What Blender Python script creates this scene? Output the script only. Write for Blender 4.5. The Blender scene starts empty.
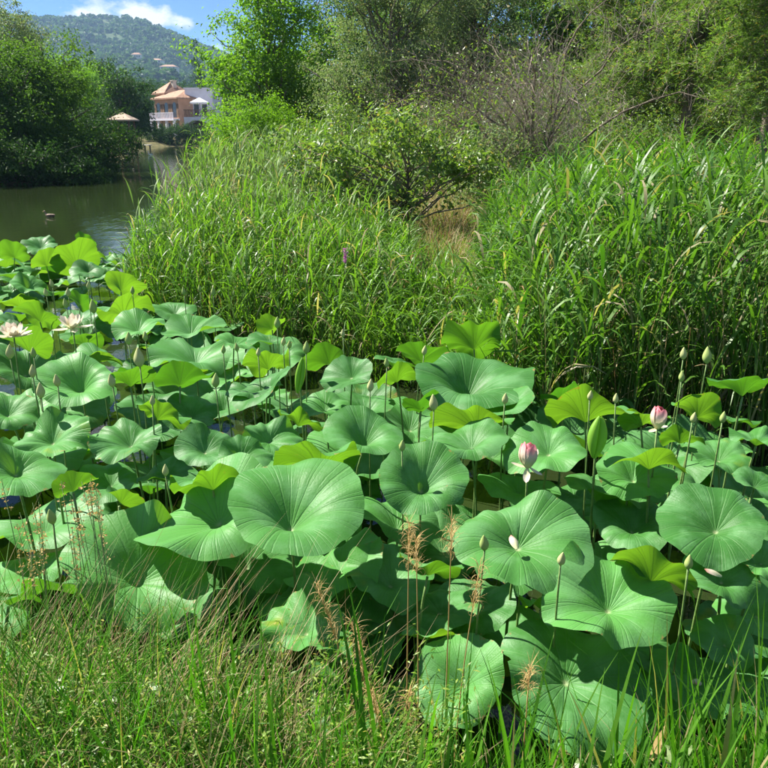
import bpy, math, random
import numpy as np
from mathutils import Vector, Quaternion, Matrix
R = math.radians
random.seed(7); rng = np.random.default_rng(7)
scn = bpy.context.scene
col = scn.collection

# ------------------------------------------------------------------ camera
CAMZ, PITCH, FPX = 2.3, R(19), 738.0
cam = bpy.data.cameras.new('camera'); camo = bpy.data.objects.new('camera', cam); col.objects.link(camo)
camo.location = (0, 0, CAMZ); camo.rotation_euler = (R(90) - PITCH, 0, 0)
cam.sensor_fit = 'HORIZONTAL'; cam.sensor_width = 36; cam.lens = 36 * FPX / 768
cam.clip_start = 0.05; cam.clip_end = 12000
scn.camera = camo

# ------------------------------------------------------------------ sky, sun, exposure
SUN_AZ, SUN_EL = R(-62), R(47)            # azimuth from +Y, negative = to the left
sd = Vector((math.sin(SUN_AZ) * math.cos(SUN_EL), math.cos(SUN_AZ) * math.cos(SUN_EL), math.sin(SUN_EL)))
w = bpy.data.worlds.new('World'); scn.world = w; w.use_nodes = True
nt = w.node_tree; nt.nodes.clear()
def N(t, typ, **kw):
    n = t.nodes.new(typ)
    for k, v in kw.items(): setattr(n, k, v)
    return n
out = N(nt, 'ShaderNodeOutputWorld'); bg = N(nt, 'ShaderNodeBackground')
sky = N(nt, 'ShaderNodeTexSky'); sky.sky_type = 'NISHITA'; sky.sun_disc = False
sky.sun_elevation = SUN_EL; sky.sun_rotation = SUN_AZ % (2 * math.pi); sky.altitude = 900
sky.air_density = 0.8; sky.dust_density = 0.05; sky.ozone_density = 5.0
tc = N(nt, 'ShaderNodeTexCoord'); mp = N(nt, 'ShaderNodeMapping'); mp.inputs['Scale'].default_value = (1, 1, 1.9)
mp.inputs['Location'].default_value = (0.55, 0.1, 0.13)
nz = N(nt, 'ShaderNodeTexNoise'); nz.inputs['Scale'].default_value = 6.5; nz.inputs['Detail'].default_value = 9; nz.inputs['Roughness'].default_value = 0.56
rp = N(nt, 'ShaderNodeValToRGB'); rp.color_ramp.elements[0].position = 0.545; rp.color_ramp.elements[1].position = 0.605
mx = N(nt, 'ShaderNodeMix', data_type='RGBA'); mx.inputs['B'].default_value = (7.4, 7.6, 8.0, 1)
nt.links.new(tc.outputs['Generated'], mp.inputs['Vector']); nt.links.new(mp.outputs['Vector'], nz.inputs['Vector'])
nt.links.new(nz.outputs['Fac'], rp.inputs['Fac']); nt.links.new(rp.outputs['Color'], mx.inputs['Factor'])
tint = N(nt, 'ShaderNodeMix', data_type='RGBA', blend_type='MULTIPLY'); tint.inputs['Factor'].default_value = 1; tint.inputs['B'].default_value = (.52, .70, .93, 1); nt.links.new(sky.outputs['Color'], tint.inputs['A']); nt.links.new(tint.outputs['Result'], mx.inputs['A']); nt.links.new(mx.outputs['Result'], bg.inputs['Color'])
bg.inputs['Strength'].default_value = 0.05
nt.links.new(bg.outputs['Background'], out.inputs['Surface'])
sl = bpy.data.lights.new('sun', 'SUN'); sl.energy = 5.0; sl.angle = R(0.53); sl.color = (1, 0.95, 0.86)
slo = bpy.data.objects.new('sun', sl); col.objects.link(slo); slo.rotation_euler = sd.to_track_quat('Z', 'Y').to_euler()
slo.location = sd * 50
scn.view_settings.view_transform = 'Standard'; scn.view_settings.look = 'None'
scn.view_settings.exposure = 1.55; scn.view_settings.gamma = 1; scn.view_settings.use_curve_mapping = False

# ------------------------------------------------------------------ pixel -> point
cP, sP = math.cos(PITCH), math.sin(PITCH)
def ray(px, py):
    a, b = (px - 384) / FPX, (384 - py) / FPX
    return np.array([a, cP + b * sP, -sP + b * cP])
def PZ(px, py, z): r = ray(px, py); t = (z - CAMZ) / r[2]; return np.array([r[0] * t, r[1] * t, z]), t     # on a level; t = depth along axis
def PY(px, py, y): r = ray(px, py); t = y / r[1]; return np.array([r[0] * t, y, CAMZ + r[2] * t])
def project(p):
    p = np.asarray(p, float); d = p - np.array([0, 0, CAMZ])
    zc = d[..., 1] * cP - d[..., 2] * sP; yc = d[..., 1] * sP + d[..., 2] * cP
    zc = np.where(zc < .05, .05, zc)
    return 384 + FPX * d[..., 0] / zc, 384 - FPX * yc / zc

# ------------------------------------------------------------------ mesh helpers
def mesh(name, V, F, mat=None, uv=None, smooth=True):
    """V (n,3); F (m,k) int array or list of tuples"""
    me = bpy.data.meshes.new(name); V = np.asarray(V, np.float32)
    if isinstance(F, np.ndarray):
        k = F.shape[1]; m = len(F)
        me.vertices.add(len(V)); me.vertices.foreach_set('co', V.ravel())
        me.loops.add(m * k); me.loops.foreach_set('vertex_index', F.astype(np.int32).ravel())
        me.polygons.add(m); me.polygons.foreach_set('loop_start', np.arange(0, m * k, k, dtype=np.int32))
        me.polygons.foreach_set('loop_total', np.full(m, k, np.int32))
        me.update(calc_edges=True)
    else:
        me.from_pydata([tuple(v) for v in V], [], F); me.update()
    if uv is not None:
        l = me.uv_layers.new(name='UVMap'); li = np.empty(len(me.loops), np.int32); me.loops.foreach_get('vertex_index', li)
        l.data.foreach_set('uv', np.asarray(uv, np.float32)[li].ravel())
    me.polygons.foreach_set('use_smooth', np.full(len(me.polygons), smooth))
    if mat:
        for x in (mat if isinstance(mat, (list, tuple)) else [mat]): me.materials.append(x)
    return me
def ob(name, me, parent=None, loc=(0, 0, 0), rot=None, scale=None):
    o = bpy.data.objects.new(name, me); col.objects.link(o); o.location = loc
    if rot is not None:
        if isinstance(rot, Quaternion): o.rotation_mode = 'QUATERNION'; o.rotation_quaternion = rot
        else: o.rotation_euler = rot
    if scale is not None: o.scale = (scale,) * 3 if not hasattr(scale, '__len__') else scale
    if parent: o.parent = parent
    return o
def tag(o, label=None, cat=None, group=None, kind=None):
    if label: o['label'] = label
    if cat: o['category'] = cat
    if group: o['group'] = group
    if kind: o['kind'] = kind
    return o
class G:
    """collects geometry"""
    def __init__(s): s.V = []; s.F = []; s.n = 0
    def add(s, V, F):
        V = np.asarray(V, float).reshape(-1, 3); s.V.append(V)
        s.F.extend([tuple(int(i) + s.n for i in f) for f in F]); s.n += len(V)
    def box(s, x0, x1, y0, y1, z0, z1):
        V = [(x, y, z) for z in (z0, z1) for y in (y0, y1) for x in (x0, x1)]
        s.add(V, [(0, 2, 3, 1), (4, 5, 7, 6), (0, 1, 5, 4), (2, 6, 7, 3), (0, 4, 6, 2), (1, 3, 7, 5)])
    def tube(s, pts, rad, k=6, cap=True):
        V, F = tube(pts, rad, k, cap); s.add(V, F)
    def mesh(s, name, mat, smooth=True): return mesh(name, np.concatenate(s.V), s.F, mat, smooth=smooth)
def tube(pts, rad, k=6, cap=True):
    pts = np.asarray(pts, float); n = len(pts); rad = np.broadcast_to(np.asarray(rad, float), (n,))
    t = np.gradient(pts, axis=0); t /= np.linalg.norm(t, axis=1)[:, None] + 1e-9
    ref = np.array([1., 0, 0]) if abs(t[0, 0]) < .8 else np.array([0, 1., 0])
    u = np.cross(t, ref); u /= np.linalg.norm(u, axis=1)[:, None] + 1e-9; v = np.cross(t, u)
    a = np.arange(k) * 2 * math.pi / k
    V = pts[:, None] + rad[:, None, None] * (np.cos(a)[None, :, None] * u[:, None] + np.sin(a)[None, :, None] * v[:, None])
    F = [(i * k + j, i * k + (j + 1) % k, (i + 1) * k + (j + 1) % k, (i + 1) * k + j) for i in range(n - 1) for j in range(k)]
    if cap: F += [tuple(range(k - 1, -1, -1)), tuple((n - 1) * k + j for j in range(k))]
    return V.reshape(-1, 3), F
def rnd(a, b, n=None): return rng.uniform(a, b, n)

def spine(base, az, e0, bend, L, K, p=1.5):
    """curved spines: (N,K+1,3); elevation starts at e0 and falls by bend"""
    Nn = len(base); t = (np.arange(K) + .5) / K
    e = e0[:, None] - bend[:, None] * t[None] ** p
    st = (L / K)[:, None, None] * np.stack([np.cos(e) * np.sin(az)[:, None], np.cos(e) * np.cos(az)[:, None], np.sin(e)], -1)
    return np.concatenate([base[:, None], base[:, None] + np.cumsum(st, 1)], 1)
def blades(base, az, e0, bend, L, wd, K=5, p=1.5, twist=.5, prof=None):
    """flat tapering blades, quads"""
    Nn = len(base); S = spine(base, az, e0, bend, L, K, p)
    tw = rnd(-twist, twist, Nn)
    side = np.stack([np.cos(az) * np.cos(tw), -np.sin(az) * np.cos(tw), np.sin(tw)], -1)
    t = np.arange(K + 1) / K
    pr = prof if prof is not None else np.clip(np.minimum(.35 + 2.2 * t, 1) * (1.0 - t ** 2.2), .04, 1)
    off = .5 * wd[:, None, None] * np.asarray(pr)[None, :, None] * side[:, None]
    V = np.stack([S - off, S + off], 2).reshape(-1, 3)
    i = np.arange(K); q = np.stack([2 * i, 2 * i + 1, 2 * i + 3, 2 * i + 2], -1)
    F = (q[None] + (np.arange(Nn) * 2 * (K + 1))[:, None, None]).reshape(-1, 4)
    return V, F
def stems(S, rad, k=3):
    """thin tubes round spines (N,K+1,3)"""
    Nn, M, _ = S.shape; a = np.arange(k) * 2 * math.pi / k
    ring = np.stack([np.cos(a), np.sin(a), 0 * a], -1)
    rr = np.asarray(rad)[:, None] * np.linspace(1, .45, M)[None]
    V = (S[:, :, None] + rr[:, :, None, None] * ring[None, None]).reshape(-1, 3)
    i, j = np.meshgrid(np.arange(M - 1), np.arange(k), indexing='ij')
    q = np.stack([i * k + j, i * k + (j + 1) % k, (i + 1) * k + (j + 1) % k, (i + 1) * k + j], -1).reshape(-1, 4)
    F = (q[None] + (np.arange(Nn) * M * k)[:, None, None]).reshape(-1, 4)
    return V, F
def cat(parts):
    V = []; F = []; n = 0
    for v, f in parts: V.append(v); F.append(f + n); n += len(v)
    return np.concatenate(V), np.concatenate(F)
def leaves(C, nrm, size, elong=2.0, fold=.25):
    """rhombic leaf faces at C facing nrm, (N,4) quads"""
    Nn = len(C); nrm = nrm / (np.linalg.norm(nrm, axis=1)[:, None] + 1e-9)
    r = rng.normal(size=(Nn, 3)); a = np.cross(nrm, r); a /= np.linalg.norm(a, axis=1)[:, None] + 1e-9
    b = np.cross(nrm, a); s = size[:, None]
    V = np.stack([C - a * s * .5, C - b * s * .5 / elong + nrm * s * fold * .3 - a * s * .05, C + a * s * .5 - nrm * s * .1, C + b * s * .5 / elong + nrm * s * fold * .3 - a * s * .05], 1).reshape(-1, 3)
    return V, np.arange(Nn * 4).reshape(Nn, 4)

# ------------------------------------------------------------------ materials
def newmat(name):
    m = bpy.data.materials.new(name); m.use_nodes = True; t = m.node_tree; t.nodes.clear()
    return m, t, N(t, 'ShaderNodeOutputMaterial')
def rgb(c): return (c[0], c[1], c[2], 1)
def foliage(name, c0, c1, trans, tf=.4, rough=.5, spec=.12, c2=None, amt2=.0):
    """leaf faces: colour runs c0..c1 at random per leaf, some leaves c2, light passes through as trans"""
    m, t, o = newmat(name); g = N(t, 'ShaderNodeNewGeometry'); L = t.links
    mxa = N(t, 'ShaderNodeMix', data_type='RGBA'); mxa.inputs['A'].default_value = rgb(c0); mxa.inputs['B'].default_value = rgb(c1)
    L.new(g.outputs['Random Per Island'], mxa.inputs['Factor']); c = mxa.outputs['Result']
    if c2:
        wn = N(t, 'ShaderNodeMath', operation='MULTIPLY'); wn.inputs[1].default_value = 37.31; L.new(g.outputs['Random Per Island'], wn.inputs[0])
        fr = N(t, 'ShaderNodeMath', operation='FRACT'); L.new(wn.outputs[0], fr.inputs[0])
        lt = N(t, 'ShaderNodeMath', operation='LESS_THAN'); lt.inputs[1].default_value = amt2; L.new(fr.outputs[0], lt.inputs[0])
        m2 = N(t, 'ShaderNodeMix', data_type='RGBA'); L.new(lt.outputs[0], m2.inputs['Factor']); L.new(c, m2.inputs['A']); m2.inputs['B'].default_value = rgb(c2); c = m2.outputs['Result']
    p = N(t, 'ShaderNodeBsdfPrincipled'); L.new(c, p.inputs['Base Color']); p.inputs['Roughness'].default_value = rough
    p.inputs['Specular IOR Level'].default_value = spec
    tr = N(t, 'ShaderNodeBsdfTranslucent')
    mt = N(t, 'ShaderNodeMix', data_type='RGBA', blend_type='MULTIPLY'); mt.inputs['Factor'].default_value = 1; L.new(c, mt.inputs['A']); mt.inputs['B'].default_value = rgb(trans); L.new(mt.outputs['Result'], tr.inputs['Color'])
    ms = N(t, 'ShaderNodeMixShader'); ms.inputs[0].default_value = tf
    L.new(p.outputs[0], ms.inputs[1]); L.new(tr.outputs[0], ms.inputs[2]); L.new(ms.outputs[0], o.inputs['Surface'])
    return m
def solid(name, c0, c1=None, scale=6, rough=.7, spec=.3, bump=.3, stretch=(1, 1, 1), detail=6, bdist=.02):
    m, t, o = newmat(name); L = t.links
    p = N(t, 'ShaderNodeBsdfPrincipled'); p.inputs['Roughness'].default_value = rough; p.inputs['Specular IOR Level'].default_value = spec
    tc = N(t, 'ShaderNodeTexCoord'); mp = N(t, 'ShaderNodeMapping'); mp.inputs['Scale'].default_value = stretch
    nz = N(t, 'ShaderNodeTexNoise'); nz.inputs['Scale'].default_value = scale; nz.inputs['Detail'].default_value = detail
    L.new(tc.outputs['Object'], mp.inputs['Vector']); L.new(mp.outputs[0], nz.inputs['Vector'])
    r = N(t, 'ShaderNodeValToRGB'); r.color_ramp.elements[0].position = .35; r.color_ramp.elements[1].position = .65
    r.color_ramp.elements[0].color = rgb(c0); r.color_ramp.elements[1].color = rgb(c1 or [x * 1.25 for x in c0])
    L.new(nz.outputs['Fac'], r.inputs['Fac']); L.new(r.outputs['Color'], p.inputs['Base Color'])
    b = N(t, 'ShaderNodeBump'); b.inputs['Strength'].default_value = bump; b.inputs['Distance'].default_value = bdist
    L.new(nz.outputs['Fac'], b.inputs['Height']); L.new(b.outputs[0], p.inputs['Normal']); L.new(p.outputs[0], o.inputs['Surface'])
    return m

def lotus_material():
    m, t, o = newmat('lotus_leaf'); L = t.links
    uv = N(t, 'ShaderNodeUVMap'); sx = N(t, 'ShaderNodeSeparateXYZ'); L.new(uv.outputs[0], sx.inputs[0])
    oi = N(t, 'ShaderNodeObjectInfo'); geo = N(t, 'ShaderNodeNewGeometry'); tcn = N(t, 'ShaderNodeTexCoord')
    def math_(op, a, b=None, c=None):
        n = N(t, 'ShaderNodeMath', operation=op)
        for i, v in enumerate((a, b, c)):
            if v is None: continue
            if isinstance(v, (int, float)): n.inputs[i].default_value = v
            else: L.new(v, n.inputs[i])
        return n.outputs[0]
    def mix(f, a, b, bt='MIX'):
        n = N(t, 'ShaderNodeMix', data_type='RGBA', blend_type=bt)
        for s, v in (('Factor', f), ('A', a), ('B', b)):
            if isinstance(v, (int, float)): n.inputs[s].default_value = v
            elif isinstance(v, tuple): n.inputs[s].default_value = rgb(v)
            else: L.new(v, n.inputs[s])
        return n.outputs['Result']
    def sstep(v, a, b):
        n = N(t, 'ShaderNodeMapRange', interpolation_type='SMOOTHSTEP'); L.new(v, n.inputs[0]); n.inputs[1].default_value = a; n.inputs[2].default_value = b
        return n.outputs[0]
    u, r = sx.outputs[0], sx.outputs[1]                     # u: angle 0..1, r: radius 0..1
    nz = N(t, 'ShaderNodeTexNoise'); nz.inputs['Scale'].default_value = 2.2; nz.inputs['Detail'].default_value = 5
    ofs = N(t, 'ShaderNodeVectorMath', operation='ADD'); L.new(tcn.outputs['Object'], ofs.inputs[0])
    cr = N(t, 'ShaderNodeCombineXYZ'); L.new(math_('MULTIPLY', oi.outputs['Random'], 40.), cr.inputs[0]); L.new(cr.outputs[0], ofs.inputs[1]); L.new(ofs.outputs[0], nz.inputs['Vector'])
    wob = math_('MULTIPLY_ADD', nz.outputs['Fac'], .008, u)
    fr = math_('FRACT', math_('MULTIPLY_ADD', wob, 21., .5))
    d1 = math_('ABSOLUTE', math_('SUBTRACT', fr, .5))       # 0 at the vein
    wv = math_('MULTIPLY', d1, math_('MAXIMUM', r, .03))    # width constant in metres
    vein = math_('SUBTRACT', 1., sstep(wv, .012, .045))
    # forked secondary veins toward the rim
    fr2 = math_('FRACT', math_('MULTIPLY_ADD', wob, 42., .0)); d2 = math_('ABSOLUTE', math_('SUBTRACT', fr2, .5))
    v2 = math_('MULTIPLY', math_('SUBTRACT', 1., sstep(math_('MULTIPLY', d2, r), .02, .06)), sstep(r, .45, .7))
    veins = math_('MAXIMUM', vein, math_('MULTIPLY', v2, .6))
    # fine cross netting
    vo = N(t, 'ShaderNodeTexNoise'); vo.inputs['Scale'].default_value = 26; vo.inputs['Detail'].default_value = 3; L.new(ofs.outputs[0], vo.inputs['Vector'])
    rA = oi.outputs['Random']; rA2 = math_('FRACT', math_('MULTIPLY', rA, 17.3)); ny_n = N(t, 'ShaderNodeTexNoise'); ny_n.inputs['Scale'].default_value = 1.3; L.new(ofs.outputs[0], ny_n.inputs['Vector']); n3s = ny_n.outputs['Fac']
    top = mix(rA, (.042, .150, .030), (.100, .300, .066))
    top = mix(math_('MULTIPLY', sstep(nz.outputs['Fac'], .42, .66), .5), top, (.155, .350, .140))     # waxy bloom
    top = mix(math_('MULTIPLY', veins, .20), top, (.20, .42, .13))
    yel = math_('MULTIPLY', sstep(math_('ADD', math_('MULTIPLY', n3s, 1.), math_('MULTIPLY', rA2  , .30)), .90, 1.08), .75); top = mix(yel, top, (.26, .33, .03))
    top = mix(math_('MULTIPLY', math_('SUBTRACT', 1., sstep(r, .015, .07)), .6), top, (.42, .46, .25))
    und = mix(rA, (.060, .175, .022), (.095, .235, .035)); und = mix(math_('MULTIPLY', veins, .4), und, (.13, .25, .06))
    # wear: brown blotches and rims
    n3 = N(t, 'ShaderNodeTexNoise'); n3.inputs['Scale'].default_value = 3.6; n3.inputs['Detail'].default_value = 8; n3.inputs['Roughness'].default_value = .7; L.new(ofs.outputs[0], n3.inputs['Vector'])
    wear = math_('MULTIPLY', sstep(math_('MULTIPLY_ADD', sstep(r, .86, 1.0), .13, math_('MULTIPLY_ADD', rA2, .04, n3.outputs['Fac'])), .72, .77), .8)
    colr = mix(geo.outputs['Backfacing'], top, und); colr = mix(wear, colr, (.30, .20, .07))
    p = N(t, 'ShaderNodeBsdfPrincipled'); L.new(colr, p.inputs['Base Color']); p.inputs['Roughness'].default_value = .46; p.inputs['Specular IOR Level'].default_value = .19
    p.inputs['Sheen Weight'].default_value = .0; p.inputs['Sheen Roughness'].default_value = .4; p.inputs['Sheen Tint'].default_value = (.8, .95, 1, 1)
    tr = N(t, 'ShaderNodeBsdfTranslucent'); tcl = mix(rA, (.085, .30, .010), (.24, .50, .018)); tcl = mix(math_('MULTIPLY', veins, .6), tcl, (.07, .16, .008)); tcl = mix(wear, tcl, (.35, .2, .02)); L.new(tcl, tr.inputs['Color'])
    bp = N(t, 'ShaderNodeBump'); bp.inputs['Strength'].default_value = .35; bp.inputs['Distance'].default_value = .010
    hgt = math_('ADD', math_('MULTIPLY', veins, -.8), math_('MULTIPLY', vo.outputs['Fac'], .35)); L.new(hgt, bp.inputs['Height']); L.new(bp.outputs[0], p.inputs['Normal'])
    ms = N(t, 'ShaderNodeMixShader'); ms.inputs[0].default_value = .32
    L.new(p.outputs[0], ms.inputs[1]); L.new(tr.outputs[0], ms.inputs[2]); L.new(ms.outputs[0], o.inputs['Surface'])
    return m
M = {}
M['lotus'] = lotus_material()
M['young'] = foliage('young_leaf', (.15, .34, .03), (.22, .42, .05), (1.5, 1.4, .4), .35, .5, .2)
M['stalk'] = solid('lotus_stalk', (.10, .18, .045), (.16, .24, .07), 30, .5, .4, .3)
M['bud'] = foliage('bud_green', (.28, .40, .11), (.38, .45, .16), (1, 1, .6), .2, .45)
M['budp'] = foliage('bud_pale', (.40, .46, .18), (.50, .50, .24), (1, 1, .7), .2, .45)
M['petal'] = foliage('petal_cream', (.78, .66, .52), (.80, .70, .50), (1, .9, .7), .3, .5)
M['pod'] = solid('seed_pod', (.45, .40, .06), (.6, .5, .1), 40, .6)
M['reed'] = foliage('reed_leaf', (.040, .120, .014), (.115, .225, .034), (1.5, 1.7, .5), .38, .42, .30, (.30, .26, .15), .06)
M['reedy'] = foliage('reed_leaf_yellow', (.075, .185, .018), (.155, .285, .034), (1.5, 1.6, .6), .4, .48, .16, (.33, .29, .16), .06)
M['reedp'] = foliage('reed_leaf_pale', (.115, .20, .065), (.18, .28, .10), (1.4, 1.5, .7), .38, .5, .12, (.34, .30, .14), .06)
M['rstem'] = foliage('reed_stem', (.13, .19, .045), (.28, .30, .11), (1, 1, .6), .1, .4, .4, (.36, .27, .12), .25)
M['grass'] = foliage('bank_grass', (.034, .125, .012), (.095, .235, .024), (1.4, 1.7, .45), .42, .5, .1, (.33, .28, .14), .08)
M['straw'] = foliage('dry_straw', (.27, .20, .10), (.46, .37, .21), (1.1, 1, .7), .3, .6, .2, (.25, .16, .06), .2)
M['plume'] = foliage('dry_plume', (.40, .27, .10), (.56, .41, .18), (1.1, 1, .7), .3, .6, .2)
M['weed'] = foliage('weed_leaf', (.08, .18, .016), (.20, .30, .03), (1.4, 1.4, .4), .38, .45, .3, (.36, .34, .06), .06)
M['weedd'] = foliage('broad_weed_leaf', (.10, .17, .05), (.20, .27, .10), (1.2, 1.3, .5), .3, .4, .45)
M['bark'] = solid('bark_grey', (.11, .09, .07), (.26, .22, .17), 9, .9, .1, 1.0, (1, 1, .18), 8, .05)
M['barkl'] = solid('bark_light', (.13, .10, .08), (.30, .25, .19), 9, .9, .1, 1.0, (1, 1, .15), 8, .05)
M['twig'] = foliage('dead_twig', (.22, .18, .14), (.38, .33, .27), (1, 1, 1), .05, .8, .1)
M['t_mid'] = foliage('leaf_mid', (.036, .092, .015), (.080, .155, .026), (1.5, 1.6, .6), .4, .6, .12)
M['t_lmid'] = foliage('leaf_light_mid', (.055, .130, .016), (.115, .210, .028), (1.5, 1.6, .5), .42, .6, .12)
M['t_dark'] = foliage('leaf_dark', (.024, .066, .016), (.052, .105, .024), (1.3, 1.5, .6), .32, .6, .12)
M['t_bright'] = foliage('leaf_bright', (.095, .205, .018), (.185, .320, .034), (1.5, 1.7, .5), .45, .55, .2)
M['t_grey'] = foliage('leaf_grey_green', (.130, .195, .080), (.220, .290, .135), (1.4, 1.5, .8), .38, .5, .3, (.26, .22, .14), .08)
M['t_feather'] = foliage('leaf_feathery', (.085, .18, .034), (.185, .285, .066), (1.5, 1.6, .6), .45, .5, .25, (.36, .26, .08), .05)
M['t_shrub'] = foliage('leaf_shrub', (.090, .175, .035), (.190, .28, .07), (1.5, 1.6, .5), .38, .42, .4, (.26, .22, .10), .08)
M['t_far'] = foliage('leaf_far', (.030, .080, .024), (.070, .125, .034), (1.3, 1.4, .6), .35, .6)
M['orange'] = solid('orange_render', (.44, .26, .16), (.52, .31, .20), 1.2, .85, .1, .1)
M['white'] = solid('white_render', (.62, .60, .66), (.70, .68, .74), 1.2, .85, .1, .1)
M['cream'] = solid('cream_render', (.66, .60, .50), (.74, .68, .58), 1.2, .85, .1, .1)
M['tile'] = solid('clay_tile', (.26, .15, .10), (.40, .25, .17), 3, .8, .15, .5)
M['dark'] = solid('window_dark', (.03, .035, .04), (.05, .055, .06), 2, .15, .5, 0)
M['canvas'] = solid('white_canvas', (.78, .77, .75), (.82, .81, .80), 2, .8, .1, .1)
M['wood'] = solid('brown_wood', (.12, .07, .04), (.22, .14, .08), 5, .8, .15, .4)
M['thatch'] = solid('pale_shingle', (.36, .27, .20), (.50, .40, .31), 8, .9, .1, .5)
M['stone'] = solid('pale_stone', (.40, .36, .29), (.52, .47, .39), 3, .85, .15, .4)
M['duck'] = solid('duck_brown', (.10, .07, .045), (.24, .18, .12), 30, .7, .2, .2)
M['buoy'] = solid('white_feather', (.75, .75, .72), (.82, .82, .80), 10, .6, .3, .1)
M['purple'] = foliage('purple_flower', (.42, .12, .36), (.55, .20, .45), (1, .8, 1), .3)
M['bill'] = solid('duck_bill', (.45, .30, .06), (.5, .34, .08), 10, .5)

# ------------------------------------------------------------------ pond outline and terrain
def pz(px, py, z=.35): return tuple(PZ(px, py, z)[0][:2])
near = [(9, 2.3), (3, 2.1), (1.2, 2.02), (.4, 2.02), (-.2, 2.1), (-.8, 2.3), (-3, 2.45), (-9, 2.6), (-22, 3)]
left = [(-45, 12), pz(-300, 196, 0), pz(-60, 188, 0), pz(40, 184, 0), pz(95, 176, 0), pz(118, 160, 0), pz(124, 150, 0), pz(128, 147.2, 0)]
right = [pz(222, 147.0, 0), pz(222, 153, 0), pz(226, 172), pz(200, 210), pz(156, 250), pz(150, 288), pz(265, 318), pz(470, 352), pz(540, 392), pz(768, 408), (9, 4.6)]
POND = np.array(near + left + right)
def sdist(x, y):
    """distance to the pond outline, negative inside the pond"""
    x = np.asarray(x, float); y = np.asarray(y, float); A = POND; B = np.roll(POND, -1, 0)
    d = np.full(x.shape, 1e9); ins = np.zeros(x.shape, bool)
    for (ax, ay), (bx, by) in zip(A, B):
        ex, ey = bx - ax, by - ay; t = np.clip(((x - ax) * ex + (y - ay) * ey) / (ex * ex + ey * ey), 0, 1)
        d = np.minimum(d, np.hypot(x - ax - t * ex, y - ay - t * ey))
        c = ((ay > y) != (by > y)) & (x < ex * (y - ay) / (ey if ey else 1e-9) + ax); ins ^= c
    return np.where(ins, -d, d)
def ground(x, y):
    d = sdist(x, y); x = np.asarray(x, float); y = np.asarray(y, float)
    far = np.clip((y - 6) / 10, 0, 1)
    nb = np.clip((4 - y) / 1.5, 0, 1)
    up = np.minimum(d * (.45 + .5 * nb), .32 + .06 * np.clip(d, 0, 14) * far + nb * (.10 + .1 * np.clip(d, 0, 1)))
    z = np.where(d > 0, up, np.maximum(d * .5, -.6 - np.clip(-d, 0, 20) * .03))
    return z + np.where(d > .3, .05 * np.sin(x * 1.7) * np.sin(y * 1.3 + 1), 0)
def gz(x, y): return float(ground(np.array([x]), np.array([y]))[0])
def axis(a, b, fine, f0, f1):
    u = list(np.arange(f0, f1, fine)); s = fine; x = f1
    while x < b: u.append(x); s *= 1.22; x += s
    u.append(b); s = fine; x = f0; lo = []
    while x > a: s *= 1.22; x -= s; lo.append(max(x, a))
    return np.array(sorted(set([round(v, 4) for v in lo + u])))
xs = axis(-2400, 2400, .4, -14, 14); ys = axis(-900, 2600, .4, -1, 30)
X, Y = np.meshgrid(xs, ys); Z = ground(X, Y)
nx_, ny_ = len(xs), len(ys); i, j = np.meshgrid(np.arange(ny_ - 1), np.arange(nx_ - 1), indexing='ij')
Fg = np.stack([i * nx_ + j, i * nx_ + j + 1, (i + 1) * nx_ + j + 1, (i + 1) * nx_ + j], -1).reshape(-1, 4)
M['ground'] = solid('soil_and_litter', (.045, .05, .022), (.15, .13, .06), 1.6, .95, .05, .8, (1, 1, 1), 9, .05)
tag(ob('ground', mesh('ground', np.stack([X, Y, Z], -1).reshape(-1, 3), Fg, M['ground'])), kind='structure')
def water_material():
    m, t, o = newmat('pond_water'); L = t.links
    p = N(t, 'ShaderNodeBsdfPrincipled'); p.inputs['Base Color'].default_value = (.017, .027, .008, 1); p.inputs['Roughness'].default_value = .04; p.inputs['IOR'].default_value = 1.33
    tcn = N(t, 'ShaderNodeTexCoord'); mp = N(t, 'ShaderNodeMapping'); mp.inputs['Scale'].default_value = (1, .55, 1); L.new(tcn.outputs['Object'], mp.inputs[0])
    a = N(t, 'ShaderNodeTexNoise'); a.inputs['Scale'].default_value = 3.2; a.inputs['Detail'].default_value = 5; L.new(mp.outputs[0], a.inputs['Vector'])
    b = N(t, 'ShaderNodeBump'); b.inputs['Strength'].default_value = .22; b.inputs['Distance'].default_value = .04
    L.new(a.outputs['Fac'], b.inputs['Height']); L.new(b.outputs[0], p.inputs['Normal']); L.new(p.outputs[0], o.inputs['Surface'])
    return m
gx = np.linspace(-90, 14, 60); gy = np.linspace(.5, 140, 80); X, Y = np.meshgrid(gx, gy)
i, j = np.meshgrid(np.arange(79), np.arange(59), indexing='ij')
Fw = np.stack([i * 60 + j, i * 60 + j + 1, (i + 1) * 60 + j + 1, (i + 1) * 60 + j], -1).reshape(-1, 4)
tag(ob('water', mesh('water', np.stack([X, Y, 0 * X], -1).reshape(-1, 3), Fw, water_material())), kind='structure')

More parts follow.
